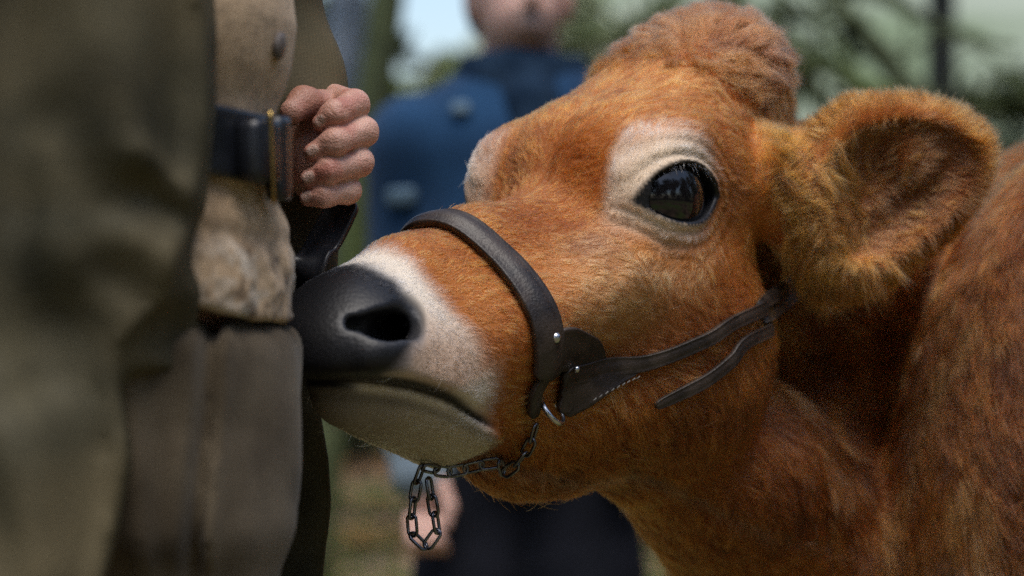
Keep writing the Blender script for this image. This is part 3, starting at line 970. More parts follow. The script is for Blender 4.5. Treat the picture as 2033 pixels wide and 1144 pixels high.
def strap(name, pts, w, th, mat, parent, off=.003, n=60, fn=sd_cow, bulge=.35, do_snap=True, normals=None):
    """A leather strap with rounded edges laid along points on a surface."""
    c = spline(pts, n)
    if do_snap:
        c, N = snap(fn, c, off)
        for _ in range(3):
            N[1:-1] = (N[:-2] + N[1:-1] * 2 + N[2:]) / 4
            c[1:-1] = (c[:-2] + c[1:-1] * 2 + c[2:]) / 4
    else:
        N = np.asarray(normals, float)
        if N.ndim == 1: N = np.tile(N, (n, 1))
    T = np.gradient(c, axis=0); T /= np.linalg.norm(T, axis=1, keepdims=True)
    N = N - T * (N * T).sum(1, keepdims=True); N /= np.linalg.norm(N, axis=1, keepdims=True)
    Bn = np.cross(N, T)
    w = np.interp(np.linspace(0, 1, n), np.linspace(0, 1, len(w)), w) if np.ndim(w) else np.full(n, w)
    prof = [(-.5, 0), (-.5, .8), (-.465, 1.08), (-.40, .92), (-.2, .92 + bulge * .5), (0, .92 + bulge * .6), (.2, .92 + bulge * .5), (.40, .92), (.465, 1.08), (.5, .8), (.5, 0), (.3, -.3), (-.3, -.3)]
    k = len(prof)
    V = []
    for i in range(n):
        e = 1.0
        if i < 3: e = (.5, .8, .95)[i]
        if i > n - 4: e = (.5, .8, .95)[n - 1 - i]
        for a, h in prof:
            V.append(c[i] + Bn[i] * a * w[i] * e + N[i] * h * th)
    Fc = []
    for i in range(n - 1):
        for q in range(k):
            Fc.append([i * k + q, i * k + (q + 1) % k, (i + 1) * k + (q + 1) % k, (i + 1) * k + q])
    Fc.append(list(range(k))[::-1]); Fc.append(list(range((n - 1) * k, n * k)))
    o = mesh_obj(name, V, Fc, mat); o.parent = parent
    if parent is not None: o.location = -Vector(parent.location)
    return o, c, N, T, Bn


m_leather = mat_noise('dark_leather', (.009, .0055, .0045), (.024, .015, .011), scale=90, rough=.46, bump=.6, bump_scale=500, spec=.5, bdist=.0009, c2=(.042, .029, .022), scale2=38)
m_steel = mat_noise('steel', (.45, .45, .46), (.62, .62, .63), scale=80, rough=.22, metal=1, spec=.5)
m_dark_steel = mat_noise('dark_chain_steel', (.10, .10, .11), (.24, .24, .26), scale=120, rough=.25, metal=1, spec=.5)
m_thread = mat_noise('pale_thread', (.25, .24, .22), (.4, .38, .35), scale=200, rough=.9)

hroot = Vector(to_world([.165, .06, -.06]))
halter = link('halter', None); halter.location = hroot
tag(halter, 'dark brown leather halter buckled round the nose and cheek of the cow', 'halter')
H = lambda x, y: hit(sd_cow, x, y)


def hw(f, l, u): return to_world([f, l, u])


nb_pts = [hw(.135, -.062, -.11), hw(.150, -.066, -.06), hw(.163, -.052, -.01), H(845, 452), H(888, 452), H(940, 496), H(982, 560), H(1013, 620), H(1045, 678), H(1068, 740)]
strap('noseband', nb_pts, [.022, .021, .020, .021, .024, .027, .026], .0050, m_leather, halter, n=90, bulge=1.1)
strap('cheek_strap', [H(1108, 742), H(1150, 735), H(1200, 728), H(1260, 722), H(1320, 706), H(1400, 672), H(1480, 628), H(1530, 590), H(1552, 572)], [.016, .014, .011, .011, .011], .0042, m_leather, halter, n=80)
strap('leather_tab', [H(1085, 690), H(1120, 690), H(1160, 700), H(1185, 712)], [.034, .034, .028, .012], .003, m_leather, halter, n=24, bulge=.15)
strap('leather_gusset', [H(1105, 790), H(1150, 768), H(1200, 748), H(1262, 728)], [.034, .032, .022, .008], .004, m_leather, halter, n=30, bulge=.15)
strap('loose_strap', [H(1556, 590), H(1535, 620), H(1490, 668), H(1440, 715), H(1390, 755), H(1330, 785), H(1292, 802)], [.010, .010, .010, .010, .007], .0036, m_leather, halter, n=50, off=.006)
for a_, b_, w_ in ((H(1500, 612), P(1612, 532, float(H(1530, 588)[1]) - .004), .0115), (H(1512, 640), P(1612, 556, float(H(1530, 615)[1]) - .004), .010)):
    strap('strap_end', [a_, (a_ + b_) / 2 + np.array([0, -.004, 0]), b_], w_, .004, m_leather, halter, n=16, do_snap=False, normals=np.array([.15, -.95, .1]))
strap('ring_strap', [H(1062, 730), H(1052, 775), H(1050, 820)], .010, .004, m_leather, halter, n=20, off=.003)
strap('ring_strap', [H(1118, 740), H(1118, 775), H(1108, 815)], .014, .004, m_leather, halter, n=20, off=.003)


def torus(c, R, r, n, ax_u, ax_v, stretch=0.0, ns=36, nr=10):
    """Ring, or chain link when stretch > 0, in the plane of ax_u, ax_v (long along ax_u)."""
    ax_u = np.asarray(ax_u, float); ax_v = np.asarray(ax_v, float); ax_w = np.cross(ax_u, ax_v)
    V = []
    for i in range(ns):
        a = 2 * math.pi * i / ns
        cu, cv = math.cos(a), math.sin(a)
        mid = ax_u * (cu * R + math.copysign(stretch, cu) * (1 if abs(cu) > 1e-6 else 0)) + ax_v * cv * R
        rad = ax_u * cu + ax_v * cv
        for k in range(nr):
            b_ = 2 * math.pi * k / nr
            V.append(np.asarray(c) + mid + rad * math.cos(b_) * r + ax_w * math.sin(b_) * r)
    Fc = [[i * nr + k, ((i + 1) % ns) * nr + k, ((i + 1) % ns) * nr + (k + 1) % nr, i * nr + (k + 1) % nr] for i in range(ns) for k in range(nr)]
    return V, Fc


def add_child(name, V, Fc, mat, parent):
    o = mesh_obj(name, V, Fc, mat); o.parent = parent
    o.location = -Vector(parent.location)
    return o


rp, rn = snap(sd_cow, np.array([H(1084, 806)]), .006)
rn = rn[0] + np.array([.5, .2, 1.3]); rn = rn / np.linalg.norm(rn); ru = np.array([0, 0, 1.]) - rn * rn[2]; ru /= np.linalg.norm(ru); rv = np.cross(rn, ru)
V, Fc = torus(rp[0], .0120, .0020, None, ru, rv)
add_child('ring', V, Fc, m_steel, halter)
for (x, y, r_) in ((1057, 660, .0042), (1125, 722, .0026)):
    c, n_ = snap(sd_cow, np.array([H(x, y)]), .0085 if r_ > .004 else .008)
    V, Fc = uv_ball(c[0], r_, 16, 10)
    add_child('rivet', V, Fc, m_steel, halter)
# stitches on the gusset
stV, stF = [], []
for i in range(9):
    a = H(1165 + i * 11, 790 - i * 5.2); c, n_ = snap(sd_cow, np.array([a]), .0085)
    T = np.array([.7, .3, .5]); T -= n_[0] * (T @ n_[0]); T /= np.linalg.norm(T); Bq = np.cross(n_[0], T)
    k = len(stV)
    stV += [c[0] - T * .0016 - Bq * .0004, c[0] + T * .0016 - Bq * .0004, c[0] + T * .0016 + Bq * .0004, c[0] - T * .0016 + Bq * .0004, c[0] + n_[0] * .0006]
    stF += [[k, k + 1, k + 4], [k + 1, k + 2, k + 4], [k + 2, k + 3, k + 4], [k + 3, k, k + 4]]
add_child('stitching', stV, stF, m_thread, halter)

# chain under the chin, hanging in a loop
croot = Vector(H(1050, 850))
chain = link('chain', None); chain.location = croot
tag(chain, 'dark steel curb chain running under the chin and hanging in a loop', 'chain')
jaw = [H(1055, 838), H(1046, 872), H(1025, 905), H(1000, 925)]
jaw, _ = snap(sd_cow, np.array(jaw), .005)
under = [to_world([.185, .03, -.158]), to_world([.21, .012, -.160]), to_world([.235, .010, -.150])]
under, _ = snap(sd_cow, np.array(under), .005)
Yc = float(under[-1][1])
path1 = list(jaw) + list(under) + [P(833, 940, Yc), P(824, 980, Yc), P(818, 1020, Yc), P(822, 1062, Yc), P(845, 1082, Yc), P(866, 1055, Yc), P(862, 1020, Yc), P(856, 985, Yc), P(850, 948, Yc)]
cp = spline(path1, 900)
sl = np.r_[0, np.cumsum(np.linalg.norm(np.diff(cp, axis=0), axis=1))]
pitch = .0125
nl = int(sl[-1] / pitch)
link_me = {}
for i in range(nl):
    s0 = (i + .5) * pitch
    c = np.array([np.interp(s0, sl, cp[:, k]) for k in range(3)])
    a = np.array([np.interp(s0 + .004, sl, cp[:, k]) for k in range(3)]) - np.array([np.interp(s0 - .004, sl, cp[:, k]) for k in range(3)])
    a /= np.linalg.norm(a)
    tw = .45 if i % 2 else -1.1
    ref = np.array([math.sin(tw), math.cos(tw), .1]); w_ = ref - a * (ref @ a); w_ /= np.linalg.norm(w_)
    v_ = np.cross(w_, a)
    V, Fc = torus(c, .0036, .00125, None, a, v_, stretch=.0042, ns=28, nr=8)
    add_child('link', V, Fc, m_dark_steel, chain)

# ================================================================ THE MAN IN THE BIG COAT
MY = 1.57
MC = np.array([-.290, MY])
MA = math.radians(15)
fw = np.array([math.cos(MA), math.sin(MA)]); nr_ = np.array([math.sin(MA), -math.cos(MA)])


def zrow(py, Y=MY): return CAM_Z + (572 - py) / F_PX * Y
def xcol(px, Y=MY): return (px - 1016.5) / F_PX * Y


FR_Z = np.array([zrow(p) for p in (1300, 640, 560, 480, 430, 390, 215, 150, 60, 0, -200, -700, -900, -1100)])
FR_X = np.array([xcol(p) for p in (590, 597, 598, 588, 574, 562, 560, 576, 586, 580, 560, 560, 500, 300)])


def sd_torso(p, inset=0.0):
    z = p[:, 2]
    xr = np.interp(z, FR_Z, FR_X) - inset
    rx = .150 - inset; ry = .190 - inset
    top = sstep(zrow(-800), zrow(-1150), z)
    rx = rx * (1 - .5 * top); ry = ry * (1 - .55 * top)
    ext = np.sqrt((rx * fw[0]) ** 2 + (ry * nr_[0]) ** 2)
    cx = xr - ext
    dx = p[:, 0] - cx; dy = p[:, 1] - MC[1]
    a = dx * fw[0] + dy * fw[1]; b_ = dx * nr_[0] + dy * nr_[1]
    k = np.sqrt((a / rx) ** 2 + (b_ / ry) ** 2) + 1e-6
    k1 = np.sqrt((a / rx ** 2) ** 2 + (b_ / ry ** 2) ** 2) + 1e-6
    return np.maximum(k * (k - 1) / k1, -.2) * .95


def slab_z(p, z0, z1): return np.maximum(z0 - p[:, 2], p[:, 2] - z1)


LEG_Z = np.array([zrow(p, 1.53) for p in (4000, 1800, 1144, 900, 780, 660, 560)])
LEG_X = np.array([xcol(p, 1.53) for p in (470, 520, 545, 566, 578, 580, 560)])


def sd_near_leg(p, inset=0.0):
    z = p[:, 2]
    r = np.interp(z, [.1, .5, .9, 1.1], [.075, .085, .112, .125]) - inset
    xf = np.interp(z, LEG_Z, LEG_X) - inset
    return np.sqrt((p[:, 0] - (xf - r)) ** 2 + (p[:, 1] - 1.525) ** 2) - r


def sd_far_leg(p, inset=0.0):
    z = p[:, 2]
    r = np.interp(z, [.1, .5, .9, 1.1], [.075, .085, .105, .12]) - inset
    return np.sqrt((p[:, 0] - (-.36)) ** 2 + (p[:, 1] - 1.70) ** 2) - r


def man_body(p):
    d = smax(sd_torso(p, .032), slab_z(p, .90, 1.50), .02)
    d = smin(d, smax(np.minimum(sd_near_leg(p, .032), sd_far_leg(p, .032)), slab_z(p, .06, .95), .02), .03)
    d = smin(d, d_cap(p, (-.30, MY, 1.44), (-.285, MY, 1.60), .060, .056), .04)
    hd = np.array([-.27, MY, 1.68])
    d = smin(d, d_ell(p, hd + np.array([-.015, 0, .035]), (.098, .076, .10)), .02)
    d = smin(d, d_ell(p, hd + np.array([.03, 0, -.045]), (.062, .056, .066)), .03)
    d = smin(d, d_cap(p, hd + np.array([.080, .012, .02]), hd + np.array([.100, .012 + .01, -.018]), .009, .014), .012)
    d = smin(d, d_ell(p, hd + np.array([-.01, -.078, .0]), (.018, .008, .03)), .008)
    d = smin(d, d_ell(p, hd + np.array([-.01, .078, .0]), (.018, .008, .03)), .008)
    d = smin(d, d_chain(p, [P(150, -560, 1.47), P(150, 300, 1.40), P(190, 620, 1.41)], [.045, .032, .024], .02), .03)
    d = smin(d, d_chain(p, [P(430, -620, 1.76), P(520, 90, 1.82), HAND_W], [.052, .036, .026], .02), .03)
    return d


# the left fist
HY = 1.735
HAND_W = P(575, 300, HY + .055)
FING = [  # knuckle behind, first joint, second joint, tip
    ([P(660, 195, HY + .045), P(703, 208, HY - .004), P(664, 226, HY - .022), P(640, 244, HY - .019)], [.0108, .0102, .0092, .0072]),
    ([P(664, 258, HY + .048), P(720, 262, HY - .004), P(666, 281, HY - .025), P(624, 303, HY - .020)], [.0110, .0104, .0094, .0074]),
    ([P(655, 320, HY + .046), P(712, 322, HY - .006), P(655, 338, HY - .024), P(616, 355, HY - .019)], [.0106, .0099, .0089, .0070]),
    ([P(640, 372, HY + .040), P(690, 378, HY - .005), P(645, 388, HY - .020), P(612, 393, HY - .015)], [.0094, .0089, .0079, .0063])]
THUMB = ([P(610, 268, HY + .040), P(640, 216, HY + .020), P(604, 204, HY + .002), P(580, 222, HY - .012)], [.016, .0125, .0112, .0088])


def sd_hand(p):
    d = d_chain(p, [HAND_W, P(610, 290, HY + .045), P(650, 285, HY + .042)], [.026, .030, .024], .01)
    d = smin(d, d_ell(p, P(640, 300, HY + .042), (.026, .016, .042)), .012)
    fs = None
    for pts, rs in FING:
        e = d_chain(p, pts, rs, .005)
        # crease at the second joint
        e = e + .0009 * np.exp(-((p - pts[2].astype(np.float32)) ** 2).sum(-1) / .004 ** 2)
        e = e - .0012 * np.exp(-((p - pts[1].astype(np.float32)) ** 2).sum(-1) / .010 ** 2)
        ax_ = (pts[2] - pts[1]).astype(np.float32); ax_ /= np.linalg.norm(ax_)
        for jn, am in ((pts[1] + (pts[2] - pts[1]) * .18, .00055), (pts[2], .0006)):
            q = p - jn.astype(np.float32)
            e = e + am * np.cos((q @ ax_) * 2 * math.pi / .0040) * np.exp(-(q ** 2).sum(-1) / .0085 ** 2)
        fs = e if fs is None else smin(fs, e, .0028)
    d = smin(d, fs, .006)
    d = smin(d, d_chain(p, *THUMB, .006), .005)
    return d - .0006 * fbm(p * np.array([110, 110, 210], np.float32), 2)


def nail_field(p):
    """Nails: small discs on the outer side of each last joint."""
    best = np.full(len(p), 1.0)
    for pts, rs in FING:
        ax = pts[3] - pts[2]; ax /= np.linalg.norm(ax)
        out = np.array([-.1, -1, .12]); out -= ax * (out @ ax); out /= np.linalg.norm(out)
        sd_ = np.cross(ax, out)
        c = pts[3] - ax * .0020 + out * (rs[3] * .95)
        q = p - c.astype(np.float32)
        a, b_, h = q @ ax.astype(np.float32), q @ sd_.astype(np.float32), q @ out.astype(np.float32)
        v = np.sqrt((a / .0058) ** 2 + (b_ / .0046) ** 2 + (h / .006) ** 2)
        best = np.minimum(best, v - 1)
    return best


def sd_hand_nails(p):
    return sd_hand(p) - .0007 * sstep(.05, -.25, nail_field(p))


def man_skin(p):
    c = np.tile(np.array([.60, .34, .26], np.float32), (len(p), 1))
    n = fbm(p * 60, 3)
    c = mixc(c, (.46, .17, .125), sstep(-.1, .4, n) * .85)
    c = mixc(c, (.66, .45, .36), sstep(.1, .5, -fbm(p * 35 + 5, 2)) * .6)
    for pts, rs in FING:
        g = np.exp(-((p - pts[1].astype(np.float32)) ** 2).sum(-1) / .012 ** 2)
        c = mixc(c, (.66, .42, .34), g * .5)
        g = np.exp(-((p - pts[3].astype(np.float32)) ** 2).sum(-1) / .011 ** 2)
        c = mixc(c, (.52, .20, .15), g * .65)
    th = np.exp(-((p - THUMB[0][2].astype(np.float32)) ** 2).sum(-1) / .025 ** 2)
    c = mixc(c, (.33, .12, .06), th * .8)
    c = mixc(c, (.66, .44, .36), sstep(.0, -.2, nail_field(p)))
    return c


m_man_skin, t, b = nmat('skin')
at = t.nodes.new('ShaderNodeAttribute'); at.attribute_name = 'col'
t.links.new(at.outputs['Color'], b.inputs['Base Color'])
b.inputs['Roughness'].default_value = .48
b.inputs['Subsurface Weight'].default_value = .12
b.inputs['Subsurface Radius'].default_value = (.004, .0015, .0008)
b.inputs['Subsurface Scale'].default_value = 1.0
tc = t.nodes.new('ShaderNodeTexCoord'); vz = t.nodes.new('ShaderNodeTexVoronoi'); vz.inputs['Scale'].default_value = 700
bp = t.nodes.new('ShaderNodeBump'); bp.inputs['Strength'].default_value = .5; bp.inputs['Distance'].default_value = .0009
t.links.new(tc.outputs['Object'], vz.inputs['Vector']); t.links.new(vz.outputs['Distance'], bp.inputs['Height']); t.links.new(bp.outputs['Normal'], b.inputs['Normal'])

Vm, Qm = isosurface(man_body, (-.62, 1.24, -.02), (-.05, 1.95, 1.86), .012, B=4, newton=1)
Vhd, Qhd = isosurface(sd_hand_nails, P(540, 430, HY) + np.array([0, -.06, 0]), P(750, 160, HY) + np.array([0, .11, 0]), .0012, B=6, slack=2.2)
man = mesh_obj('person', np.concatenate([Vm, Vhd]), np.concatenate([Qm, Qhd + len(Vm)]), m_man_skin, col=man_skin(np.concatenate([Vm, Vhd])))
tag(man, 'person in a dark olive coat and tan belted waistcoat, one fist raised beside the cow', 'person')

# --- trousers
m_trouser = mat_noise('brown_cloth', (.125, .094, .060), (.21, .165, .108), scale=14, rough=.95, bump=.35, bump_scale=700, c2=(.085, .064, .040), scale2=9, spec=.1, bdist=.001, sheen=.1, weave=190)


def sd_trousers(p):
    d = smin(smax(sd_near_leg(p), slab_z(p, .09, 1.02), .02), smax(sd_far_leg(p), slab_z(p, .09, 1.02), .02), .02)
    d = smin(d, smax(sd_torso(p, .006), slab_z(p, .90, 1.02), .02), .03)
    q = p * np.array([9, 9, 4.5], np.float32)
    d = d - .010 * fbm(q + 4, 3) - .006 * np.exp(-((p[:, 0] - xcol(285, 1.45) - .06 * (zrow(720, 1.45) - p[:, 2])) / .008) ** 2) * (p[:, 1] < 1.525) - .004 * np.abs(vnoise(p * np.array([5, 5, 17], np.float32) + 31))
    # standing seam down the front
    sx = np.interp(p[:, 2], LEG_Z, LEG_X) - .040
    seam = np.abs(p[:, 0] - sx)
    m = (p[:, 1] < 1.525)
    d = d + np.where(m, .0065 * np.exp(-(seam / .0050) ** 2) - .0025 * np.exp(-((seam - .009) / .005) ** 2), 0)
    return d


V, Q = isosurface(sd_trousers, (-.56, 1.34, .05), (-.08, 1.86, 1.06), .005, B=5, newton=1)
mesh_obj('trousers', V, Q, m_trouser, man)
m_boot = mat_noise('boot_leather', (.02, .014, .01), (.05, .035, .022), scale=20, rough=.6, bump=.3)


def boot_fn(cx, cy):
    return lambda p: smin(d_cap(p, (cx, cy, .30), (cx, cy, .06), .062, .055), smax(d_cap(p, (cx, cy, .05), (cx + .17, cy, .035), .055, .042), -p[:, 2], .01), .03)


for cx, cy in ((-.255, 1.525), (-.36, 1.70)):
    V, Q = isosurface(boot_fn(cx, cy), (cx - .12, cy - .12, -.01), (cx + .28, cy + .12, .38), .01, B=4, newton=1)
    mesh_obj('boot', V, Q, m_boot, man)

# --- waistcoat with a flared, muddy lower hem
HEM_X = np.array([-.5, xcol(380, 1.46), xcol(600, 1.55)]); HEM_Z = np.array([zrow(560, 1.5), zrow(598, 1.5), zrow(652, 1.55)])


def sd_waistcoat(p):
    z = p[:, 2]
    d = sd_torso(p)
    zb = np.interp(p[:, 0], HEM_X, HEM_Z)
    q = p * np.array([8, 8, 6], np.float32)
    d = d - .007 * fbm(q + 11, 3) - .004 * vnoise(p * np.array([9, 9, 24], np.float32) + 2)
    rough = sstep(zrow(430), zrow(520), z) * sstep(xcol(430), xcol(520), p[:, 0])
    d = d + .004 * np.exp(-((z - zrow(478) + .10 * (p[:, 0] - xcol(520))) / .007) ** 2)
    d = d - (.0035 * fbm(p * 60, 3) + .0018 * fbm(p * 160, 2)) * rough
    # gathered by the belt
    belt = np.exp(-((z - zrow(290)) / .022) ** 2)
    d = d + .006 * belt
    d = smax(d, np.maximum(zb + .004 * fbm(p * 45, 2) - z, z - 1.50), .006)
    d = smax(d, -(sd_torso(p, .010 + .004)), .003) if False else d
    return d


def waistcoat_col(p):
    c = np.tile(np.array([.56, .40, .25], np.float32), (len(p), 1))
    n = fbm(p * 55, 3); n2 = fbm(p * 150 + 5, 3); n3 = fbm(p * 16 + 8, 2)
    c = mixc(c, (.36, .245, .145), sstep(.05, .4, n3) * .8)
    low = sstep(zrow(440), zrow(520), p[:, 2]) * sstep(xcol(430), xcol(520), p[:, 0] + .02 * n)
    c = mixc(c, (.16, .105, .062), low * sstep(-.05, .35, n) * .85)
    c = mixc(c, (.58, .51, .42), low * sstep(.12, .34, n2 * .6 + .8 * n3) * .75)
    c = mixc(c, (.07, .045, .03), low * sstep(.22, .45, -n2))
    return c


m_suede = mat_noise('tan_suede', (.75, .75, .75), (1.1, 1.1, 1.1), scale=120, rough=.95, bump=.5, bump_scale=350, spec=.08, use_col=True, bdist=.0015, sheen=.15)
V, Q = isosurface(sd_waistcoat, (-.52, 1.34, .98), (-.05, 1.82, 1.54), .0036, B=6, newton=1)
mesh_obj('waistcoat', V, Q, m_suede, man, col=waistcoat_col(V))
WH = lambda x, y, off=0.: hit(sd_torso, x, y, 1.2, 2.0, off)
for (x, y) in ((556, 92),):
    c = WH(x, y, .004)
    g = grad(sd_torso, c[None])[0]; g /= np.linalg.norm(g)
    V, Fc = uv_ball((0, 0, 0), .009, 18, 10); V = np.asarray(V); V[:, 2] *= .35
    zq = Vector(g).to_track_quat('Z', 'Y').to_matrix(); V = V @ np.array(zq).T + c
    mesh_obj('button', V, Fc, mat_noise('horn_button', (.10, .08, .07), (.18, .16, .15), scale=60, rough=.4), man)

# --- belt, brass-edged buckle and leather keeper
m_belt = mat_noise('black_belt_leather', (.006, .007, .010), (.016, .018, .024), scale=40, rough=.35, bump=.2, bump_scale=300, spec=.5, bdist=.0008)
m_brass = mat_noise('brass', (.25, .16, .05), (.42, .29, .10), scale=60, rough=.3, metal=1)


def sd_belt(p):
    mid = np.interp(p[:, 0], [xcol(430), xcol(570)], [zrow(284, 1.5), zrow(312, 1.55)])
    d = np.abs(sd_torso(p) - .003) - .0042
    return smax(d, np.abs(p[:, 2] - mid) - .0215, .003)


V, Q = isosurface(sd_belt, (-.52, 1.34, 1.08), (-.08, 1.82, 1.20), .0026, B=6, newton=2)
belt = mesh_obj('belt', V, Q, m_belt, man)


def block(c, u, v, n, su, sv, sn, bev=.18):
    c = np.asarray(c, float); V = []; Fc = []
    ring = []
    for (h, k) in ((-1, 1 - bev), (-1 + bev * 1.2, 1), (1 - bev * 1.2, 1), (1, 1 - bev)):
        base = len(V)
        m = 20
        for i in range(m):
            a = 2 * math.pi * i / m
            ca, sa = math.cos(a), math.sin(a)
            ex = math.copysign(abs(ca) ** .35, ca) * k; ey = math.copysign(abs(sa) ** .35, sa) * k
            V.append(c + u * ex * su + v * ey * sv + n * h * sn)
        ring.append(base)
    for a, b_ in zip(ring[:-1], ring[1:]):
        for i in range(20): Fc.append([a + i, a + (i + 1) % 20, b_ + (i + 1) % 20, b_ + i])
    Fc.append([ring[0] + i for i in range(20)][::-1]); Fc.append([ring[-1] + i for i in range(20)])
    return V, Fc


def surf_frame(x, y, off):
    c = WH(x, y, off); n = grad(sd_torso, c[None], 2e-3)[0]; n /= np.linalg.norm(n)
    v = np.array([0, 0, 1.]) - n * n[2]; v /= np.linalg.norm(v); u = np.cross(v, n)
    return c, u, v, n


c, u, v, n = surf_frame(515, 300, .014)
V, Fc = block(c, u, v, n, .016, .019, .008)
mesh_obj('belt_keeper', V, Fc, m_belt, belt)
c, u, v, n = surf_frame(553, 315, .013)
V, Fc = block(c, u, v, n, .010, .026, .006)
mesh_obj('buckle_plate', V, Fc, m_belt, belt)
c0, c1 = WH(538, 222, .020), WH(545, 405, .018)
pts = np.linspace(c0, c1, 12); pts[:, 1] -= .004
V, Fc = tube(pts, .0014, 8)
mesh_obj('brass_edge', V, Fc, m_brass, belt)

# --- coat
m_coat = mat_noise('olive_waxed_cotton', (.045, .042, .026), (.112, .098, .058), scale=12, rough=.72, bump=.35, bump_scale=500, c2=(.155, .125, .068), scale2=5, spec=.18, bdist=.001, weave=330)
EDGE_Z = np.array([zrow(p, 1.47) for p in (1500, 1144, 1050, 960, 880, 800, 750, 700, 640, 590, 470, 400, 300, 200, 100, 0, -300, -800)])
EDGE_X = np.array([xcol(p, 1.47) for p in (215, 258, 276, 296, 306, 296, 282, 282, 335, 382, 410, 417, 430, 440, 440, 432, 420, 470)])
FE_Z = np.array([zrow(p, 1.80) for p in (1700, 1144, 1000, 900, 800, 700, 560, 430, 330, 100, -800)])
FE_X = np.array([xcol(p, 1.80) for p in (600, 642, 658, 650, 632, 625, 668, 676, 640, 560, 540)])


FOLDS = [((160, 0), (290, 330), .010, .022), ((335, -60), (350, 330), -.014, .016), ((290, 330), (415, 385), .009, .010), ((285, 375), (405, 440), -.012, .010),
         ((240, 470), (400, 560), .008, .012), ((40, -50), (70, 760), -.020, .018), ((150, 660), (215, 1150), -.024, .026),
         ((15, 770), (120, 1130), .014, .016), ((120, 250), (230, 420), -.008, .014), ((200, 560), (330, 640), -.008, .012), ((100, 480), (180, 620), .008, .016)]


def folds(p):
    """Height of the long soft folds on the near side of the coat."""
    h = 0
    w = sstep(1.58, 1.48, p[:, 1])
    wob = .012 * vnoise(p * 9 + 5)
    for (x0, y0), (x1, y1), amp, wd in FOLDS:
        a = P(x0, y0, 1.38)[[0, 2]]; b_ = P(x1, y1, 1.38)[[0, 2]]
        ab = b_ - a; q = p[:, [0, 2]] + wob[:, None]
        t_ = np.clip(((q - a) @ ab) / (ab @ ab), 0, 1)
        dd = ((q - a - t_[:, None] * ab) ** 2).sum(1)
        h = h + amp * np.exp(-dd / wd ** 2)
    return h * w


def coat_shell(p):
    z = p[:, 2]
    fl = .030 + .05 * sstep(1.05, .62, z)
    d = sd_torso(p) - fl
    # lengthwise folds
    d = d - .022 * fbm(p * np.array([9, 9, 2.6], np.float32) + 21, 2) - .010 * fbm(p * np.array([14, 14, 9], np.float32) + 3, 2)
    return d


def sd_coat(p):
    z = p[:, 2]
    d = coat_shell(p)
    sl = d_chain(p, [P(160, -640, 1.47), P(150, 300, 1.425), P(215, 690, 1.425)], [.085, .066, .054], .03)
    wr = .014 * vnoise(p * np.array([6, 6, 15], np.float32) + 50) + .008 * fbm(p * np.array([12, 12, 12], np.float32), 2)
    sl = sl - wr
    fo = folds(p)
    sl = sl - .8 * fo
    body = np.abs(d - fo + .009) - .011
    xe = np.interp(z, EDGE_Z, EDGE_X) + .004 * fbm(p * 20, 2)
    roll = .010 * np.exp(-((p[:, 0] - xe) / .02) ** 2)
    body = body + .0022 * np.exp(-((p[:, 0] - xe + .013) / .0035) ** 2)
    near = np.maximum(body - roll * .5, p[:, 0] - xe)
    near = np.maximum(near, p[:, 1] - (MY + .03 + 10 * np.maximum(0, -.30 - p[:, 0])))
    sl_open = smax(sl, P(0, 722, 1.4)[2] - z - .18 * (p[:, 0] + .24), .016)
    a = smin(near, sl_open, .022)
    # crease where the hand enters the pocket
    cr = d_chain(p, [P(235, 700, 1.33), P(300, 688, 1.35), P(375, 690, 1.41)], [.012, .016, .008])
    a = smax(a, -cr, .016)
    # far front panel of the open coat
    fe = np.interp(z, FE_Z, FE_X)
    yy = 1.805 + .9 * np.maximum(0, fe - p[:, 0] - .02) * 0 + .012 * fbm(p * np.array([14, 2, 5], np.float32) + 77, 2)
    b_ = np.sqrt(np.maximum(p[:, 0] - fe + .012, 0) ** 2 + np.maximum(np.abs(p[:, 1] - yy) - .002, 0) ** 2) - .012
    b_ = np.maximum(b_, -.42 - p[:, 0])
    fs = d_chain(p, [P(430, -640, 1.78), P(515, 80, 1.82), P(580, 285, 1.795)], [.075, .054, .037], .02) - wr
    b_ = smin(b_, fs, .02)
    b_ = smin(b_, np.maximum(body, MY + .05 - p[:, 1] + .0 * z) * 1.0 + np.maximum(0, p[:, 0] + .34) * 2, .02)
    a = smin(a, b_, .012)
    a = smax(a, slab_z(p, .60, 1.53), .006)
    return a


V, Q = isosurface(sd_coat, (-.66, 1.20, .57), (-.08, 1.95, 1.56), .0055, B=5, newton=1)
co = mesh_obj('coat', V, Q, m_coat, man)
sm_ = co.modifiers.new('smooth', 'SMOOTH'); sm_.factor = .5; sm_.iterations = 6
print('man done')
# lead strap held in the fist
sp_ = [P(690, 395, HY + .01), P(668, 440, HY + .005), P(640, 490, HY), P(606, 540, HY - .01), P(575, 590, HY + .02)]
o, *_ = strap('lead_strap', sp_, .026, .004, m_belt, None, do_snap=False, normals=np.array([-.5, -.8, -.3]), n=30)
tag(o, 'short dark leather lead strap hanging from the raised fist', 'strap')

# ================================================================ THE MAN IN BLUE BEHIND
BY = 4.0
def Bp(px, py, dy=0.): return P(px, py, BY + dy)


HC = Bp(1032, -10)


def sd_face(p):
    d = d_ell(p, HC + np.array([-.004, .02, .03]), (.078, .098, .105))
    d = smin(d, d_ell(p, HC + np.array([.004, -.03, -.045]), (.058, .062, .062)), .03)
    nz_ = HC + np.array([.022, -.105, -.015])
    d = smin(d, d_cap(p, HC + np.array([.015, -.085, .035]), nz_, .009, .014), .012)
    d = smin(d, d_ell(p, HC + np.array([.018, -.082, -.062]), (.026, .016, .012)), .01)
    for sx in (-1, 1):
        d = smin(d, d_ell(p, HC + np.array([sx * .080, .01, -.01]), (.010, .02, .034)), .008)
        d = smax(d, -d_ell(p, HC + np.array([.012 + sx * .032, -.098, .028]), (.016, .012, .010)), .01)
    return d


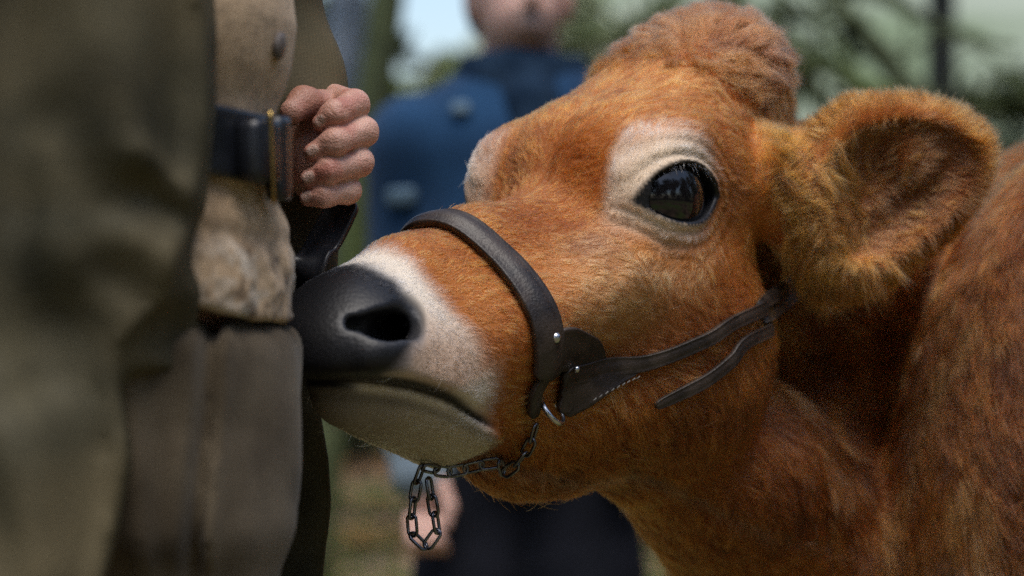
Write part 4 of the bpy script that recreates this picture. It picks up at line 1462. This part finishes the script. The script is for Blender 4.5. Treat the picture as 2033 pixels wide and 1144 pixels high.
def sd_man2(p):
    d = sd_face(p)
    d = smin(d, d_cap(p, HC + np.array([0, .03, -.06]), HC + np.array([0, .04, -.20]), .062, .065), .03)
    d = smin(d, d_ell(p, Bp(1035, 480), (.17, .10, .28)), .05)
    for pts in ARMS2:
        d = smin(d, d_chain(p, pts, [.05, .04, .030], .02), .03)
    for sx, (hx, hy) in ((-1, (842, 985)), (1, (1245, 850))):
        h = Bp(hx, hy, -.10)
        d = smin(d, d_ell(p, h, (.024, .021, .032)), .02)
        for k in range(4):
            f0 = h + np.array([-.024 + .016 * k, -.018, -.035]); d = smin(d, d_chain(p, [f0, f0 + np.array([.004, -.010, -.034]), f0 + np.array([.012, .006, -.052])], [.009, .0085, .007], .004), .004)
        d = smin(d, d_chain(p, [h + np.array([-.03 * sx, -.02, .02]), h + np.array([-.042 * sx, -.03, -.015]), h + np.array([-.036 * sx, -.036, -.045])], [.012, .011, .008], .005), .006)
    for sx in (-1, 1):
        d = smin(d, d_chain(p, [Bp(1050 + sx * 95, 900), Bp(1045 + sx * 110, 1400), (Bp(1045 + sx * 115, 1400)[0], BY, .08)], [.09, .06, .045], .03), .03)
    return d


ARMS2 = [[Bp(825, 290), Bp(800, 640, .03), Bp(838, 945, -.09)], [Bp(1240, 290), Bp(1285, 560, .03), Bp(1255, 815, -.09)]]


def man2_col(p):
    c = np.tile(np.array([.66, .40, .32], np.float32), (len(p), 1))
    q = p - HC.astype(np.float32)
    ms = np.exp(-(((q[:, 0] - .020) / .044) ** 2 + ((q[:, 2] + .050) / .019) ** 2)) * (q[:, 1] < -.02)
    c = mixc(c, (.03, .025, .022), ms)
    bd = np.exp(-(((q[:, 0] - .014) / .045) ** 2 + ((q[:, 2] + .078) / .022) ** 2)) * (q[:, 1] < 0)
    c = mixc(c, (.22, .14, .11), bd * .7)
    for sx in (-1, 1):
        ey = np.exp(-(((q[:, 0] - .012 - sx * .032) / .012) ** 2 + ((q[:, 2] - .028) / .007) ** 2)) * (q[:, 1] < -.03)
        c = mixc(c, (.04, .03, .03), ey)
    return c


V, Q = isosurface(sd_man2, (-.35, 3.70, .0), (.40, 4.30, 1.72), .007, B=6, newton=1)
man2 = mesh_obj('person', V, Q, m_man_skin, col=man2_col(V))
tag(man2, 'person with a dark moustache in a blue jacket and dark trousers standing behind the cow', 'person')
m_blue = mat_noise('blue_jacket_cloth', (.008, .030, .072), (.015, .052, .118), scale=7, rough=.9, bump=.3, bump_scale=200, spec=.1, sheen=.1)
m_navy = mat_noise('navy_fleece', (.008, .018, .036), (.018, .035, .062), scale=20, rough=1, bump=.6, bump_scale=120, spec=.05, bdist=.004)
m_dark_trouser = mat_noise('dark_trouser_cloth', (.006, .007, .011), (.014, .015, .022), scale=9, rough=.9, bump=.3, bump_scale=150, spec=.15)


def sd_jacket(p):
    d = d_ell(p, Bp(1040, 420), (.185, .125, .24))
    d = smin(d, d_chain(p, [Bp(1030, 340), Bp(1040, 800)], [.15, .165], .05), .06)
    d = smin(d, d_chain(p, [Bp(865, 300), Bp(1035, 225, .03), Bp(1205, 300)], [.095, .10, .095], .04), .06)
    d = smin(d, d_ell(p, Bp(960, 600), (.17, .13, .25)), .06)
    for pts in ARMS2:
        q = [pts[0], pts[1], pts[1] * .15 + pts[2] * .85]
        d = smin(d, d_chain(p, q, [.080, .066, .050], .03), .03)
    d = d - .012 * fbm(p * np.array([9, 9, 6], np.float32) + 5, 2)
    return smax(d, Bp(0, 965)[2] - p[:, 2] - .35 * np.maximum(0, np.abs(p[:, 0] - .02) - .15), .01)


V, Q = isosurface(sd_jacket, (-.36, 3.72, .68), (.42, 4.28, 1.46), .009, B=5, newton=1)
mesh_obj('jacket', V, Q, m_blue, man2)


def sd_scarf(p):
    q = p - (HC + np.array([.004, .015, -.165])).astype(np.float32)
    a = np.sqrt((q[:, 0] / 1.0) ** 2 + (q[:, 1] / .95) ** 2)
    d = np.sqrt((a - .085) ** 2 + (q[:, 2] * .55) ** 2) - .036
    d = smin(d, d_cap(p, HC + np.array([.02, -.10, -.19]), HC + np.array([.03, -.135, -.36]), .045, .05), .03)
    return (d - .008 * fbm(p * 16, 2)) * .8


V, Q = isosurface(sd_scarf, HC + np.array([-.2, -.25, -.46]), HC + np.array([.2, .2, -.04]), .007, B=5, newton=1)
mesh_obj('scarf', V, Q, m_navy, man2)


def sd_cap2(p):
    d = smax(d_ell(p, HC + np.array([-.006, .02, .045]), (.094, .114, .105)), HC[2] + .045 - p[:, 2] - .25 * np.maximum(0, p[:, 1] - HC[1]), .008)
    back = d_ell(p, HC + np.array([-.045, .06, .0]), (.05, .07, .075))
    return smin(d, back, .02)


V, Q = isosurface(sd_cap2, HC + np.array([-.14, -.18, -.1]), HC + np.array([.14, .17, .18]), .006, B=5, newton=1)
mesh_obj('cap', V, Q, m_blue, man2)


def sd_trousers2(p):
    d = None
    for sx in (-1, 1):
        e = d_chain(p, [Bp(1050 + sx * 92, 860), Bp(1050 + sx * 108, 1150), Bp(1045 + sx * 112, 1500), (Bp(1045 + sx * 115, 1400)[0], BY, .10)], [.105, .098, .085, .075], .03)
        d = e if d is None else smin(d, e, .02)
    return smax(d - .008 * fbm(p * np.array([10, 10, 5], np.float32), 2), slab_z(p, .06, .80), .01)


V, Q = isosurface(sd_trousers2, (-.30, 3.80, .03), (.36, 4.20, .84), .010, B=5, newton=1)
mesh_obj('trousers', V, Q, m_dark_trouser, man2)
for sx in (-1, 1):
    x_ = Bp(1045 + sx * 115, 1400)[0]
    f = lambda p, x_=x_: smin(d_cap(p, (x_, BY, .22), (x_, BY, .06), .07, .06), smax(d_cap(p, (x_, BY, .05), (x_ + sx * .03, BY - .17, .035), .058, .045), -p[:, 2], .01), .03)
    V, Q = isosurface(f, (x_ - .14, BY - .28, -.01), (x_ + .14, BY + .12, .32), .012, B=4, newton=1)
    mesh_obj('boot', V, Q, m_boot, man2)
m_cuff = mat_noise('pale_blue_cuff', (.17, .22, .26), (.27, .33, .36), scale=20, rough=.9)
for pts in ARMS2:
    w0 = pts[1] * .28 + pts[2] * .72; w1 = pts[1] * .03 + pts[2] * .97
    f = lambda p, w0=w0, w1=w1: d_cap(p, w0, w1, .058, .052) - .006 * fbm(p * 14, 2)
    V, Q = isosurface(f, np.minimum(w0, w1) - .09, np.maximum(w0, w1) + .09, .008, B=4, newton=1)
    mesh_obj('cuff', V, Q, m_cuff, man2)
# pale pocket flap and shoulder badge
m_patch = mat_noise('pale_patch', (.06, .11, .16), (.11, .17, .22), scale=40, rough=.8)
for (x, y, su, sv) in ((915, 216, .015, .010), (797, 390, .026, .014)):
    c = hit(sd_jacket, x, y, 3.5, 4.5, .006); g = grad(sd_jacket, c[None], 5e-3)[0]; g /= np.linalg.norm(g)
    v = np.array([0, 0, 1.]) - g * g[2]; v /= np.linalg.norm(v); u = np.cross(v, g)
    V, Fc = block(c, u, v, g, su, sv, .008)
    mesh_obj('badge', V, Fc, m_patch, man2)

# ---------------------------------------------------------------- unseen woodland added behind the camera to cut frontal sky light
cs = []
for k in range(120):
    a = math.radians(random.uniform(28, 332)); r_ = random.uniform(10, 15)
    cs.append((r_ * math.sin(a), 1.8 + r_ * math.cos(a), random.uniform(.5, 7.5), random.uniform(1.3, 2.3)))
for k in range(26):
    a = math.radians(random.choice([-1, 1]) * random.uniform(20, 34)); r_ = random.uniform(17, 24)
    cs.append((r_ * math.sin(a), 1.8 + r_ * math.cos(a), random.uniform(.5, 6.0), random.uniform(1.1, 2.0)))
V, Fc = leaf_cloud(cs, 50000, .24, 77)
tag(mesh_obj('added_wood', V, Fc, m_leafs[1], smooth=False), 'unseen leafy woodland around the clearing, added mainly to cut sky light', 'added_wood', kind='stuff')
